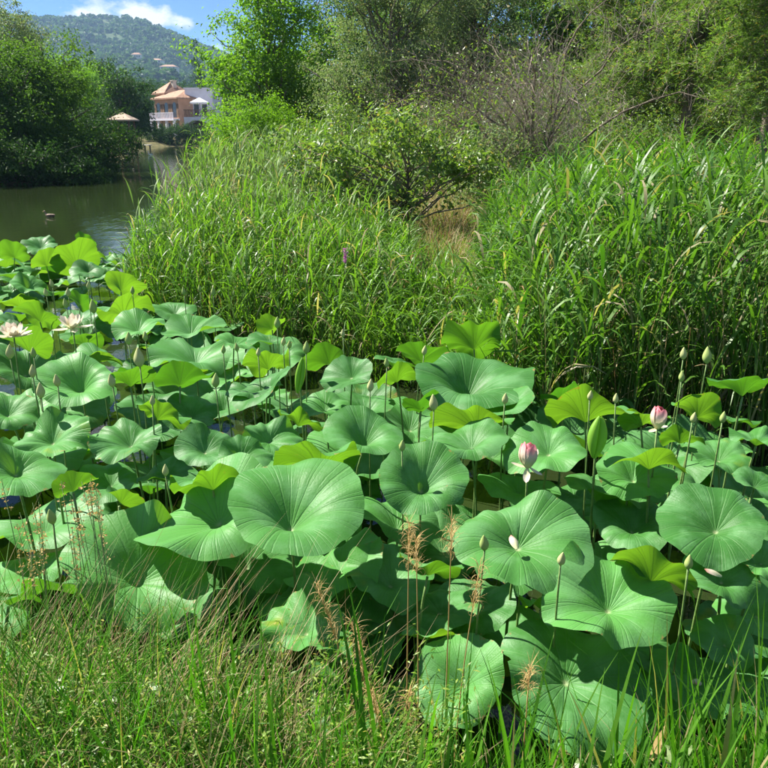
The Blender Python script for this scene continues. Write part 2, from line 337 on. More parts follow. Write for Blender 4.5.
# ------------------------------------------------------------------ far hill
YR = 1500.
rp_px = [-400, -100, 0, 40, 60, 80, 102, 122, 135, 150, 165, 182, 200, 215, 240, 300, 500, 900]
rp_py = [44, 22, 18, 19, 19, 18, 19, 17, 19, 24, 30, 38, 46, 52, 64, 82, 96, 100]
rx = np.array([PY(a, b, YR)[0] for a, b in zip(rp_px, rp_py)]); rz = np.array([PY(a, b, YR)[2] for a, b in zip(rp_px, rp_py)])
def wave(x, y): return (np.sin(x / 47. + 1.3 * np.sin(y / 83.)) * np.sin(y / 61. + .7) + .5 * np.sin(x / 19. + y / 31.) * np.sin(y / 23. - x / 41.) + .25 * np.sin(x / 9. + 2) * np.sin(y / 8.))
def hillz(x, y):
    s = np.clip((y - 420) / (YR - 420), 0, 1); r = np.interp(x * YR / np.maximum(y, 300), rx, rz)
    pr = np.interp(s, [0, .25, .5, .62, .8, 1], [0, .16, .36, .44, .74, 1])
    z = r * pr + wave(x, y) * 7 * np.clip(s * 3, 0, 1) * np.clip((1.05 - s) * 6, .12, 1)
    return np.where(y > YR, np.maximum(r - (y - YR) * .3, -20), z) - 6 * np.clip(1 - s * 12, 0, 1)
hx = np.linspace(-1300, 900, 150); hy = np.linspace(400, 2000, 110); X, Y = np.meshgrid(hx, hy); Z = hillz(X, Y)
i, j = np.meshgrid(np.arange(109), np.arange(149), indexing='ij')
Fh = np.stack([i * 150 + j, i * 150 + j + 1, (i + 1) * 150 + j + 1, (i + 1) * 150 + j], -1).reshape(-1, 4)
M['hill'] = solid('scrub_hillside', (.035, .075, .026), (.08, .11, .05), .02, .95, .05, 0, (1, 1, 1), 10)
tag(ob('hill', mesh('hill', np.stack([X, Y, Z], -1).reshape(-1, 3), Fh, M['hill'])), kind='structure')
# woods on the hill: many small crowns, one mass
n = 9500; py_ = rnd(430, 1495, n); pxx = rnd(-60, 250, n); wx = (pxx - 384) / FPX * py_ * 1.0 / cP * .9
wx = np.array([PY(a, 60, b)[0] for a, b in zip(pxx, py_)])
keep = (wave(wx * 1.3 + 90, py_ * 1.1) + rnd(-.6, .6, n)) > -1.3; wx, py_ = wx[keep], py_[keep]; wz = hillz(wx, py_); n = len(wx)
q = 14; cs = rnd(2.2, 5.5, n); C = np.repeat(np.stack([wx, py_, wz + cs * .7], -1), q, 0); dd = rng.normal(size=(n * q, 3)); dd /= np.linalg.norm(dd, axis=1)[:, None]
cs = np.repeat(cs, q); C = C + dd * cs[:, None] * np.array([.75, .75, .75]); V, F = leaves(C, dd + rng.normal(size=dd.shape) * .4, cs * 1.25, 1.2)
tag(ob('hill_woods', mesh('hill_woods', V, F, M['t_far'], smooth=False)), 'distant mass of scrub and trees covering the far hill', 'woods', kind='stuff')

def villa(px, py, y, wpx, label, storeys=1):
    p = PY(px, py, y); s = y / FPX / cP * .95; wd = wpx * s; dp = wd * .7; h = 3.2 * storeys; zb = float(hillz(p[0], y)) - 1
    e = ob('villa', None, loc=(p[0], y, zb)); tag(e, label, 'house', 'villas on the far hill')
    h += 8
    g = G(); g.box(-wd / 2, wd / 2, -dp / 2, dp / 2, 0, h); ob('wall', g.mesh('villa_wall', M['cream'], False), e)
    g = G(); o_ = .6; a = [(-wd / 2 - o_, -dp / 2 - o_, h + .02), (wd / 2 + o_, -dp / 2 - o_, h + .02), (wd / 2 + o_, dp / 2 + o_, h + .02), (-wd / 2 - o_, dp / 2 + o_, h + .02), (-wd / 4, 0, h + 2.4), (wd / 4, 0, h + 2.4)]
    g.add(a, [(0, 1, 5, 4), (1, 2, 5), (2, 3, 4, 5), (3, 0, 4), (3, 2, 1, 0)]); ob('roof', g.mesh('villa_roof', M['tile'], False), e)
    for k in range(4):
        x = (-.36 + .24 * k) * wd; g = G(); g.box(x - wd * .045, x + wd * .045, -dp / 2 - .15, -dp / 2 + .1, h - 3, h - 1); ob('window', g.mesh('villa_window', M['dark'], False), e)
villa(153, 42, 1080, 15, 'long pale villa with a low tiled roof high on the far hill', 1)
villa(168, 52, 930, 15, 'white two-storey villa among trees on the slope of the far hill', 2)
villa(136, 47, 1000, 8, 'small pale villa beside the long one on the far hill', 1)

# ------------------------------------------------------------------ trees
def crown_pts(blobs, ncl, lpc, cr, shell=2.4):
    vol = np.array([b[3] * b[4] * b[5] for b in blobs]); vol = vol ** .8; k = rng.choice(len(blobs), ncl, p=vol / vol.sum()); B = np.array(blobs)[k]
    d = rng.normal(size=(ncl, 3)); d /= np.linalg.norm(d, axis=1)[:, None]
    cc = B[:, :3] + d * B[:, 3:] * (rnd(0, 1, ncl) ** (1 / shell))[:, None]
    nb_ = max(10, ncl // 4); kb = rng.integers(0, nb_, ncl); cc = cc[kb] + rng.normal(size=(ncl, 3)) * cr * np.array([.95, .95, .6]); d = d[kb]
    crs = cr * rnd(.5, 1.2, ncl); P = np.repeat(cc, lpc, 0); off = rng.normal(size=(ncl * lpc, 3)) * np.array([.55, .55, .42])
    return cc, P + off * np.repeat(crs, lpc)[:, None], off + .45 * np.repeat(d, lpc, 0)
def crown_mesh(name, blobs, ncl, lpc, cr, size, mat, elong=2., up=.5, shell=2.4):
    cc, P, nr = crown_pts(blobs, ncl, lpc, cr, shell); nr = nr + rng.normal(size=nr.shape) * .55 + np.array([0, 0, up])
    V, F = leaves(P, nr, size * rnd(.6, 1.3, len(P)), elong); return cc, mesh(name, V, F, mat, smooth=False)
def trunk_mesh(name, H, r0, cc, mat, lean=(0, 0), nl=24, forks=True, k=8):
    g = G(); n = 9; t = np.linspace(0, 1, n); wob = np.cumsum(rng.normal(size=(n, 2)) * .035 * H / 6, 0) * t[:, None]
    ax = np.stack([lean[0] * t + wob[:, 0], lean[1] * t + wob[:, 1], -.35 + (H + .35) * t], -1); rr = r0 * (1 - .85 * t) * (1 + .45 * np.exp(-t * 14)); g.tube(ax, rr, k)
    if len(cc):
        for c in cc[rng.choice(len(cc), min(nl, len(cc)), replace=False)]:
            tt = np.clip((c[2] / H) * .62 + rnd(-.08, .08), .15, .95); a = np.array([np.interp(tt, t, ax[:, q]) for q in range(3)]); ra = np.interp(tt, t, rr) * .5
            m_ = (a + c) / 2 + np.array([0, 0, .12 * np.linalg.norm(c - a)]) * rnd(-.3, 1); s = np.linspace(0, 1, 6)[:, None]
            pts = (1 - s) ** 2 * a + 2 * s * (1 - s) * m_ + s ** 2 * c; pts[1:-1] += rng.normal(size=(4, 3)) * .03 * np.linalg.norm(c - a); g.tube(pts, ra * np.linspace(1, .15, 6) + .006, 5)
    return g.mesh(name, mat)
PROTO = {}
def tree(name, label, loc, blobs, ncl, lpc, cr, size, mat, H, r0, bark='bark', elong=2., up=.5, group=None, lean=(0, 0), nl=24, rz=0, cat_='tree', shell=2.4, key=None):
    e = ob(name, None, loc=loc, rot=(0, 0, rz)); tag(e, label, cat_, group)
    cc, cm = crown_mesh(name + '_crown', blobs, ncl, lpc, cr, size, M[mat], elong, up, shell)
    ob('trunk', trunk_mesh(name + '_trunk', H, r0, cc, M[bark], lean, nl), e); ob('crown', cm, e)
    if key: PROTO[key] = e
    return e
def again(key, name, label, loc, rz, s, group=None):
    src = PROTO[key]; e = ob(name, None, loc=loc, rot=(0, 0, rz), scale=s); tag(e, label, src['category'], group)
    for ch in src.children: c = ch.copy(); col.objects.link(c); c.parent = e
    return e
def base(px, d): p = PY(px, 130, d); return (p[0], d, gz(p[0], d))
def sc(d): return d * cP / FPX * 1.06           # metres per photo pixel at that distance (near the horizon)

# left bank, dark mass overhanging the water
tree('alder_tree', 'broad mid-green tree overhanging the pond on the far left bank, trunk hidden', base(18, 38.5), [(0, 0, 3.2, 2.8, 2.2, 2.2), (-1.6, -1.6, 1.2, 2.2, 1.8, 1.3), (1.4, -1.5, 1.2, 2.2, 1.7, 1.4), (0, -2.2, .7, 2.6, 1.2, .8)], 460, 46, .55, .17, 't_mid', 4.4, .2, key='alder', group='trees along the left bank')
tree('alder_tree', 'leafy bright-topped tree rising behind the overhanging mass on the left bank', base(52, 41.5), [(0, 0, 4.6, 2.5, 2.2, 2.0), (.6, -1.4, 2.0, 2.5, 1.8, 1.9), (-1.4, -1, 2.6, 1.8, 1.6, 1.6), (.4, -2.2, .8, 2.6, 1.2, .9)], 460, 46, .55, .17, 't_lmid', 6, .22, group='trees along the left bank')
tree('waterside_shrub', 'low dark shrub trailing into the water at the tip of the left bank', base(92, 47), [(0, 0, 1.8, 2.2, 1.7, 1.8), (.6, -1.4, .8, 2.0, 1.4, .9)], 240, 44, .5, .16, 't_dark', 2.2, .1, cat_='shrub')
for px, d, s_, l_ in ((8, 34.2, 1.0, 'low shrub hiding the shore under the broad mid-green tree'), (45, 35.3, 1.05, 'low shrub hiding the shore under the bright-topped tree'), (75, 38.6, 1.0, 'low shrub hiding the shore beside the left bank tip'), (-35, 33.1, 1.1, 'low shrub hiding the shore at the left end of the left bank')):
    tree('waterside_shrub', l_, base(px, d), [(0, 0, .9, 2.0 * s_, 1.5, 1.1), (-.9, -.5, .45, 1.3, 1.2, .6), (.9, -.5, .4, 1.3, 1.2, .6)], 170, 44, .45, .16, 't_dark', 1.4, .08, cat_='shrub', group='waterside shrubs on the left bank')
again('alder', 'alder_tree', 'overhanging tree at the left end of the left bank, beside the broad mid-green one', base(-45, 38), 1.7, 1.15, 'trees along the left bank')
again('alder', 'alder_tree', 'overhanging tree farther along the left bank beyond the first three', base(-150, 40), 3.0, 1.2, 'trees along the left bank')
tree('eucalyptus_tree', 'tall loose grey-green tree with open crown above the left bank trees', base(8, 54), [(0, 0, 7.4, 2.6, 2.4, 2.8), (1.6, 0, 5.8, 1.6, 1.6, 1.4), (-2, 0, 6.0, 2, 2, 2.2), (2.2, 0, 7.6, 1.2, 1.2, 1)], 430, 46, .6, .2, 't_grey', 10, .24, elong=3.2, nl=60)
tree('round_tree', 'dark round-crowned tree standing beside the orange house', base(123, 82), [(0, 0, 6.6, 3.0, 2.6, 2.6), (.8, -.5, 4.0, 3.2, 2.6, 2.4), (-1.0, 0, 3.2, 2.4, 2.4, 2.2), (1.6, -.6, 2.2, 1.8, 1.6, 1.6)], 330, 44, .75, .26, 't_dark', 8, .3, key='round')
tree('bright_tree', 'bright yellow-green tree behind the left bank trees, left of the dark round tree', base(78, 92), [(0, 0, 7.4, 4.2, 3, 2.4), (2, 0, 5, 3, 2.6, 2.4), (-3, 0, 5.2, 3, 2.6, 2.2)], 260, 40, .9, .3, 't_bright', 9, .3)
for k, (px, d, s, rz_) in enumerate([(40, 120, 1.25, .4), (66, 165, 1.5, 1.1), (96, 190, 1.7, 2.0), (128, 180, 1.35, 2.9), (150, 205, 1.5, 3.7), (168, 185, 1.25, 4.4), (183, 215, 1.55, 5.1), (199, 190, 1.2, 5.9), (216, 205, 1.5, .9), (240, 180, 1.4, 1.7), (10, 170, 1.6, 2.2)]):
    again('round', 'woodland_tree', 'dark green woodland tree in the belt behind the orange house', base(px, d), rz_, s, 'woodland belt behind the house')
tree('cypress_tree', 'slim dark column-shaped cypress beside the white building', base(202, 152), [(0, 0, 15.5, .5, .5, 2.5), (0, 0, 12, .8, .8, 3.5), (0, 0, 7, .95, .95, 5)], 220, 26, .4, .22, 't_dark', 15, .2, nl=6)
M['t_shore'] = M['t_dark']
for k, (px, d, rx_, h) in enumerate([(159, 117, 3.0, 1.5), (176, 116, 3.4, 2.0), (196, 117, 3.2, 1.7)]):
    tree('rounded_hedge', ['low dark clipped shrub on the far shore below the orange house', 'tallest dark clipped shrub on the far shore, middle of three', 'dark clipped shrub on the far shore below the white terrace'][k], base(px, d), [(0, 0, h * .45, rx_, 1.8, h * .75)], 150, 40, .5, .2, 't_dark', 1.2, .12, cat_='shrub', nl=8, group='clipped shrubs on the far shore')

# bright tree and shrub on the right shore of the channel
b = base(272, 34)
tree('ash_tree', 'tall bright green ash-like tree at the bend of the channel, sunlit crown', b, [(0, 0, 5.0, 2.6, 2.4, 1.7), (-1.5, 0, 4.2, 1.5, 1.5, 1.1), (1.6, 0, 3.6, 1.6, 1.6, 1.3), (.4, 0, 7.2, 2.1, 2, 1.6), (-.4, -.8, 2.6, 2.4, 1.6, 1.4), (.8, 0, 4.6, 3.0, 2, 1.6)], 560, 46, .5, .16, 't_bright', 7, .2, nl=40, key='ash')
b = base(256, 27)
tree('willow_shrub', 'rounded light green shrub in front of the bright ash-like tree', b, [(0, 0, 1.8, 1.75, 1.5, 1.3), (1.4, 0, 1.5, 1.2, 1.2, 1.1), (-1.0, -.3, 1.2, 1, 1, .9)], 300, 50, .34, .10, 't_bright', 2.4, .09, cat_='shrub', elong=2.6)
tree('oak_tree', 'dark green dense tree between the bright ash-like tree and the grey-green trees', base(322, 40), [(0, 0, 4.4, 2.6, 2.2, 2.6), (.6, 0, 7.2, 2.0, 2, 1.6), (-1.6, 0, 3, 1.6, 1.6, 1.6)], 360, 46, .55, .16, 't_mid', 7, .22, key='oak')
b = base(392, 27)
tree('olive_tree', 'grey-green fine-leaved tree rising behind the central shrub', b, [(0, 0, 4.3, 2.2, 2, 1.7), (-1.2, -.3, 2.9, 1.5, 1.4, 1.2), (1.3, 0, 3.3, 1.6, 1.5, 1.4), (0, 0, 6.2, 2.2, 2, 1.5)], 620, 76, .38, .105, 't_grey', 6.5, .17, elong=3.0, nl=60, key='olive', group='grey-green trees')
e = again('olive', 'olive_tree', 'grey-green fine-leaved tree beside the bare-twigged tree', base(468, 29), 2.1, 1.08, 'grey-green trees')
tree('bramble_shrub', 'brownish green scrub at the foot of the grey-green trees', base(345, 22), [(0, 0, 1.5, 1.5, 1.1, 1.1), (1.2, .2, 1.2, 1.2, 1, .9)], 220, 46, .3, .085, 't_shrub', 2, .06, cat_='shrub')

# background belt that closes the view on the right
for k, (px, d, s, rz_, key) in enumerate([(380, 44, 1.2, .6, 'oak'), (450, 42, 1.15, 1.9, 'oak'), (520, 38, 1.1, 3.3, 'oak'), (585, 36, 1.15, 4.2, 'oak'), (650, 40, 1.2, 5.0, 'oak'), (720, 37, 1.1, .2, 'oak'), (790, 38, 1.2, 1.2, 'oak'), (555, 30, .95, 2.6, 'oak'), (860, 33, 1.1, 3.9, 'oak'), (742, 27, .8, .9, 'oak'), (698, 29, .8, 2.4, 'oak'), (800, 28, .85, 5.1, 'oak'), (428, 33, .8, 3.6, 'oak')]):
    again(key, 'oak_tree', 'dark background tree closing the view behind the feathery conifers', base(px, d), rz_, s, 'background trees behind the conifers')

# feathery conifers
def feathery(name, label, loc, H, r0, lean, n_br, zlo, spread, dens, seedaz=0, col_='t_feather', bark='barkl'):
    e = ob(name, None, loc=loc); tag(e, label, 'tree', 'feathery conifers')
    g = G(); n = 10; t = np.linspace(0, 1, n); ax = np.stack([lean[0] * t, lean[1] * t, -.4 + (H + .4) * t], -1); ax[1:-1, :2] += rng.normal(size=(n - 2, 2)) * .05
    rr = r0 * (1 - .8 * t) * (1 + .5 * np.exp(-t * 12)); g.tube(ax, rr, 10)
    PV = []; FV = []; cs = []
    for b_ in range(n_br):
        tt = rnd(zlo, .98); a = np.array([np.interp(tt, t, ax[:, q]) for q in range(3)]); az = rnd(0, 6.28); L = spread * (1.15 - .55 * tt) * rnd(.6, 1.15)
        s = spine(a[None], np.array([az]), np.array([R(rnd(0, 65))]), np.array([R(rnd(20, 100))]), np.array([L]), 8)[0]; s[2:] += rng.normal(size=(7, 3)) * .05
        g.tube(s, np.linspace(np.interp(tt, t, rr) * .32, .006, 9), 5)
        nt_ = int(dens * L); k_ = rng.integers(2, 9, nt_); p0 = s[k_ - 1] + (s[k_] - s[k_ - 1]) * rnd(0, 1, nt_)[:, None]
        cs.append((p0, az + rnd(-1.5, 1.5, nt_)))
    p0 = np.concatenate([c[0] for c in cs]); az = np.concatenate([c[1] for c in cs]); m_ = len(p0)
    tw = spine(p0, az, R(1) * rnd(-60, 75, m_), R(1) * rnd(0, 90, m_), rnd(.2, .5, m_), 5)
    q = 17; idx = np.repeat(np.arange(m_), q); u = rnd(0, 5, m_ * q); fl = np.minimum(u.astype(int), 4); f = (u - fl)[:, None]
    pos = tw[idx, fl] * (1 - f) + tw[idx, fl + 1] * f; V, F = blades(pos, az[idx] + rng.choice([-1, 1], m_ * q) * rnd(.5, 1.2, m_ * q), R(1) * rnd(-35, 45, m_ * q), R(1) * rnd(-10, 40, m_ * q), rnd(.06, .13, m_ * q), rnd(.012, .021, m_ * q), K=1, prof=[1, .25], twist=1.2); V = V.reshape(-1, 4, 3)[:, :3].reshape(-1, 3); F = np.arange(len(V)).reshape(-1, 3)
    ob('trunk', g.mesh(name + '_trunk', M[bark]), e); ob('crown', mesh(name + '_crown', V, F, M[col_], smooth=False), e)
    V, F = stems(tw[:, ::5], np.full(m_, .0028)); ob('twigs', mesh(name + '_twigs', V, F, M['twig'], smooth=False), e)
    return e
feathery('conifer_tree', 'feathery conifer with straight pale trunk behind the tall reeds', base(684, 19), 8, .15, (.1, 0), 110, .26, 2.9, 42)
feathery('conifer_tree', 'feathery conifer with leaning pale trunk at the edge of the tall reeds', base(752, 15.5), 7, .15, (.9, .1), 95, .28, 2.5, 42)
feathery('conifer_tree', 'feathery conifer with hidden trunk between the bare-twigged tree and the straight-trunked one', base(606, 21), 7.5, .13, (-.2, 0), 110, .12, 2.6, 40)
feathery('conifer_tree', 'feathery conifer half outside the view beyond the leaning one', base(850, 18), 8, .16, (0, 0), 60, .15, 2.9, 40)

# bare-twigged tree
def twiggy(name, label, loc, H, nb, ntw, spread, leafn, w_=.010):
    e = ob(name, None, loc=loc); tag(e, label, 'tree'); g = G(); allp = []
    for b_ in range(nb):
        az = np.array([rnd(0, 6.28)]); L = np.array([H * rnd(.6, 1.1)])
        s = spine(np.array([[rnd(-.15, .15), rnd(-.15, .15), -.2]]), az, np.array([R(rnd(60, 88))]), np.array([R(rnd(60, 130))]), L, 10, 1.6)[0]
        s[1:] += np.cumsum(rng.normal(size=(10, 3)) * .05, 0); g.tube(s, np.linspace(rnd(.022, .05), .006, 11), 5); allp.append(s[3:])
    A = np.concatenate(allp)
    k = rng.integers(0, len(A), ntw); p0 = A[k] + rng.normal(size=(ntw, 3)) * .12; az = rnd(0, 6.28, ntw)
    S = spine(p0, az, R(1) * rnd(-20, 70, ntw), R(1) * rnd(20, 130, ntw), rnd(.5, 1.5, ntw) * spread, 6, 1.2); S[:, 1:] += np.cumsum(rng.normal(size=(ntw, 6, 3)) * .03, 1)
    V1, F1 = stems(S, rnd(.5, 1, ntw) * w_)
    m2 = ntw * 5; k = rng.integers(0, ntw, m2); kk = rng.integers(1, 7, m2); az2 = rnd(0, 6.28, m2)
    S2 = spine(S[k, kk], az2, R(1) * rnd(-60, 50, m2), R(1) * rnd(-20, 80, m2), rnd(.15, .5, m2), 3, 1.2); V2, F2 = stems(S2, np.full(m2, w_ * .38))
    ob('trunk', g.mesh(name + '_trunk', M['bark']), e); V, F = cat([(V1, F1), (V2, F2)]); ob('twigs', mesh(name + '_twigs', V, F, M['twig'], smooth=False), e)
    if leafn:
        k = rng.integers(0, m2, leafn); P = S2[k, rng.integers(1, 4, leafn)] + rng.normal(size=(leafn, 3)) * .05
        V, F = leaves(P, rng.normal(size=(leafn, 3)) + np.array([0, 0, .6]), rnd(.05, .1, leafn), 2.4); ob('crown', mesh(name + '_leaves', V, F, M['t_shrub'], smooth=False), e)
    return e
twiggy('bare_tree', 'half-dead tree with a tangle of arching grey bare twigs', base(540, 16.5), 5.2, 16, 950, 1.0, 3600, .008)
twiggy('bare_tree', 'grey bare-branched tree arching over behind the central shrub', base(500, 19), 5.6, 12, 600, 1.1, 3200, .008)
# central shrub
b = base(408, 13.2)
e = tree('central_shrub', 'open leafy shrub with grey twigs standing amid the reed bed', b, [(.1, 0, 1.6, 1.2, .9, .75), (-1.2, .1, 1.35, 1.0, .7, .6), (.8, -.2, 1.1, .8, .7, .6), (-.2, 0, .7, 1.3, .7, .5)], 230, 22, .24, .11, 't_shrub', 2.0, .035, bark='barkl', cat_='shrub', elong=2.0, nl=45, shell=1.6)
for k, (px, d, rx_, h, lab) in enumerate([(500, 15.2, .9, 1.3, 'greyish scrub bush beside the dry grass clearing'), (585, 17, 1.2, 1.2, 'low scrub bush under the bare-twigged tree'), (645, 17.5, 1.2, 1.3, 'low green bush left of the straight pale trunk'), (722, 17, 1.1, 1.3, 'low green bush between the two pale trunks'), (790, 16, 1.2, 1.4, 'low green bush beyond the leaning trunk'), (436, 20, 1.7, 2.2, 'broad green bush behind the central shrub'), (680, 22, 2.0, 2.2, 'broad green bush behind the straight pale trunk'), (560, 23, 1.9, 2.2, 'broad green bush behind the bare-twigged tree')]):
    tree('scrub_bush', lab, base(px, d), [(0, 0, h * .6, rx_, .8, h * .6)], 150, 36, .25, .075, 't_shrub' if k else 't_grey', h, .03, cat_='shrub', nl=40, group='scrub bushes behind the reeds')

# ------------------------------------------------------------------ buildings on the far shore
def HX(px, y): return PY(px, 120, y)[0]
def HZ(py, y): return PY(384, py, y)[2]
D = 134.; cx = HX(184.5, D); g0 = gz(cx, D) - .3
e = ob('orange_house', None, loc=(cx, D, 0), rot=(0, 0, R(-45))); tag(e, 'two-storey orange rendered house with hipped clay-tile roof and chimney', 'house')
ev = HZ(100, D); fl = HZ(119, D); W2, D2 = 3.8, 3.2
g = G(); g.box(-W2, W2, -D2, D2, g0, ev); ob('wall', g.mesh('house_wall', M['orange'], False), e)
def hip(x0, x1, y0, y1, z, h, o_=.5, th=.22):
    g = G(); xm0, xm1 = x0 + (y1 - y0) * .42, x1 - (y1 - y0) * .42; ym = (y0 + y1) / 2
    V = [(x0 - o_, y0 - o_, z), (x1 + o_, y0 - o_, z), (x1 + o_, y1 + o_, z), (x0 - o_, y1 + o_, z)]; V += [(a, b, c + th) for a, b, c in V]; V += [(xm0, ym, z + h), (xm1, ym, z + h)]
    g.add(V, [(3, 2, 1, 0), (0, 1, 5, 4), (1, 2, 6, 5), (2, 3, 7, 6), (3, 0, 4, 7), (4, 5, 9, 8), (5, 6, 9), (6, 7, 8, 9), (7, 4, 8)]); return g
rf = ob('roof', hip(-W2, W2, -D2, D2, ev + .003, HZ(90, D) - ev).mesh('house_roof', M['tile'], False), e)
g = G(); g.box(-W2 - 2.6, -W2 + .9, -1.5, D2 - .3, g0, HZ(94, D)); ob('tower_wall', g.mesh('house_tower', M['orange'], False), e)
rf2 = ob('tower_roof', hip(-W2 - 2.6, -W2 + .9, -1.5, D2 - .3, HZ(94, D) + .003, 2.2).mesh('tower_roof', M['tile'], False), e)
g = G(); g.box(-W2 - .4, -W2 + .3, .4, 1.1, HZ(93, D), HZ(80, D)); g.box(-W2 - .5, -W2 + .4, .3, 1.2, HZ(80, D) + .002, HZ(79, D)); ob('chimney', g.mesh('chimney', M['stone'], False), rf2)
for k, x in enumerate((-2.6, 0., 2.6)):
    g = G(); a = np.linspace(0, math.pi, 9); zt = fl + 2.3; V = [(x - .6, -D2 - .02, fl + .15)] + [(x - .6 * math.cos(t), -D2 - .02, zt - .3 + .55 * math.sin(t)) for t in a] + [(x + .6, -D2 - .02, fl + .15)]
    n = len(V); V += [(p[0], -D2 + .1, p[2]) for p in V]; g.add(V, [tuple(range(n))] + [(i, i + n, (i + 1) % n + n, (i + 1) % n) for i in range(n)])
    wn = ob('window', g.mesh('house_window', M['dark'], False), e)
    for sx in (-1, 1):
        g = G(); g.box(x + sx * .95 - .32, x + sx * .95 + .32, -D2 - .09, -D2 - .004, fl + .2, zt); ob('shutter', g.mesh('shutter', M['wood'], False), wn)
    g = G(); g.box(x - .9, x + .9, -D2 - .03, -D2 + .1, g0 + .8, fl - .7); ob('ground_floor_opening', g.mesh('opening', M['dark'], False), e)
g = G(); g.box(-W2 - .2, W2 + .2, -D2 - 1.2, -D2 - .004, fl - .3, fl); bal = ob('balcony', g.mesh('balcony', M['white'], False), e)
g = G()
for x in np.linspace(-W2, W2, 24): g.box(x - .04, x + .04, -D2 - 1.15, -D2 - 1.07, fl, fl + .85)
g.box(-W2 - .1, W2 + .1, -D2 - 1.17, -D2 - 1.05, fl + .852, fl + .95); ob('railing', g.mesh('railing', M['white'], False), bal)
g = G()
for x in (-W2 + .1, -1.3, 1.3, W2 - .1): g.box(x - .18, x + .18, -D2 - 1.1, -D2 - .74, g0, fl - .302)
ob('balcony_posts', g.mesh('balcony_posts', M['white'], False), e)
# white building with terrace
D = 131.; x0, x1 = HX(187, D), HX(214, D); g0 = gz(x0, D) - .3
e = ob('white_building', None, loc=(0, 0, 0)); tag(e, 'plain white flat-roofed building with terrace beside the orange house', 'building')
g = G(); g.box(x0, x1, D, D + 8, g0, HZ(89, D)); g.box(x0 - .15, x1 + .15, D - .15, D + 8.15, HZ(89, D) + .003, HZ(87.6, D)); ob('wall', g.mesh('white_wall', M['white'], False), e)
for a in (195, 203):
    g = G(); g.box(HX(a, D), HX(a + 5, D), D - .04, D + .1, HZ(116, D), HZ(104, D)); ob('window', g.mesh('terrace_door', M['dark'], False), e)
DT = 125.; tx0, tx1 = HX(184, DT), HX(216, DT); tz = HZ(117, DT); g = G(); n = 14; ac = HX(197, DT); ar = 2.1; zb = gz(ac, DT) - .3
g.box(tx0, ac - ar, DT, D - .02, zb, tz); g.box(ac + ar, tx1, DT, D - .02, zb, tz); zs = tz - 2.0
a = np.linspace(0, math.pi, n); A = [(ac - ar * math.cos(t), zs + 1.5 * math.sin(t)) for t in a]
for i in range(n - 1):
    V = [(A[i][0], DT, A[i][1]), (A[i + 1][0], DT, A[i + 1][1]), (A[i + 1][0], DT, tz), (A[i][0], DT, tz)]; V += [(p[0], D - .02, p[2]) for p in V]
    g.add(V, [(0, 1, 2, 3), (4, 7, 6, 5), (0, 4, 5, 1), (3, 2, 6, 7)])
ter = ob('terrace', g.mesh('terrace', M['white'], False), e)
g = G(); g.box(ac - ar, ac + ar, D - 1.2, D - .9, zb, tz - .35); ob('arch_back_wall', g.mesh('arch_back', M['orange'], False), ter)
g = G()
for x in np.linspace(tx0 + .15, tx1 - .15, 22): g.box(x - .05, x + .05, DT + .1, DT + .2, tz + .002, tz + 1.0)
g.box(tx0, tx1, DT + .08, DT + .22, tz + 1.002, tz + 1.1); ob('railing', g.mesh('terrace_railing', M['wood'], False), ter)
e = ob('parasol', None, loc=(HX(201, 127.5), 127.5, tz)); tag(e, 'white square parasol open on the terrace of the white building', 'parasol')
g = G(); g.tube([(0, 0, 0), (0, 0, 2.9)], .05, 8); ob('pole', g.mesh('parasol_pole', M['wood']), e)
g = G(); g.add([(-1.3, -1.3, 2.25), (1.3, -1.3, 2.25), (1.3, 1.3, 2.25), (-1.3, 1.3, 2.25), (0, 0, 3.0), (-1.3, -1.3, 2.05), (1.3, -1.3, 2.05), (1.3, 1.3, 2.05), (-1.3, 1.3, 2.05), (0, 0, 2.9)], [(0, 1, 4), (1, 2, 4), (2, 3, 4), (3, 0, 4), (0, 5, 6, 1), (1, 6, 7, 2), (2, 7, 8, 3), (3, 8, 5, 0), (5, 9, 6), (6, 9, 7), (7, 9, 8), (8, 9, 5)]); ob('canopy', g.mesh('parasol_canopy', M['canvas'], False), e)
# waterside pavilion
D = 77.; cx = HX(123, D); zg = gz(cx, D)
e = ob('pavilion', None, loc=(cx, D, 0)); tag(e, 'small open waterside pavilion with pale shingled roof under the dark round tree', 'pavilion')
ob('roof', hip(-.9, .9, -1.0, 1.0, HZ(121, D), HZ(112.5, D) - HZ(121, D), .3, .12).mesh('pavilion_roof', M['thatch'], False), e)
for sx in (-.8, .8):
    for sy in (-.8, .8): g = G(); g.tube([(sx, sy, zg - .3), (sx, sy, HZ(121, D) - .002)], .09, 8); ob('post', g.mesh('pavilion_post', M['wood']), e)
D = 99.; e = ob('jetty', None, loc=(HX(131, D), D, 0)); tag(e, 'low pale wooden jetty at the water edge below the pavilion', 'jetty')
for k in range(9): g = G(); g.box(-2 + k * .44, -1.6 + k * .44, -1.2, 1.6, .42, .5); ob('plank', g.mesh('plank', M['stone'], False), e)
for sx in (-1.7, 1.7):
    for sy in (-.9, 1.2): g = G(); g.tube([(sx, sy, -2.5), (sx, sy, .418)], .09, 8); ob('post', g.mesh('jetty_post', M['wood']), e)

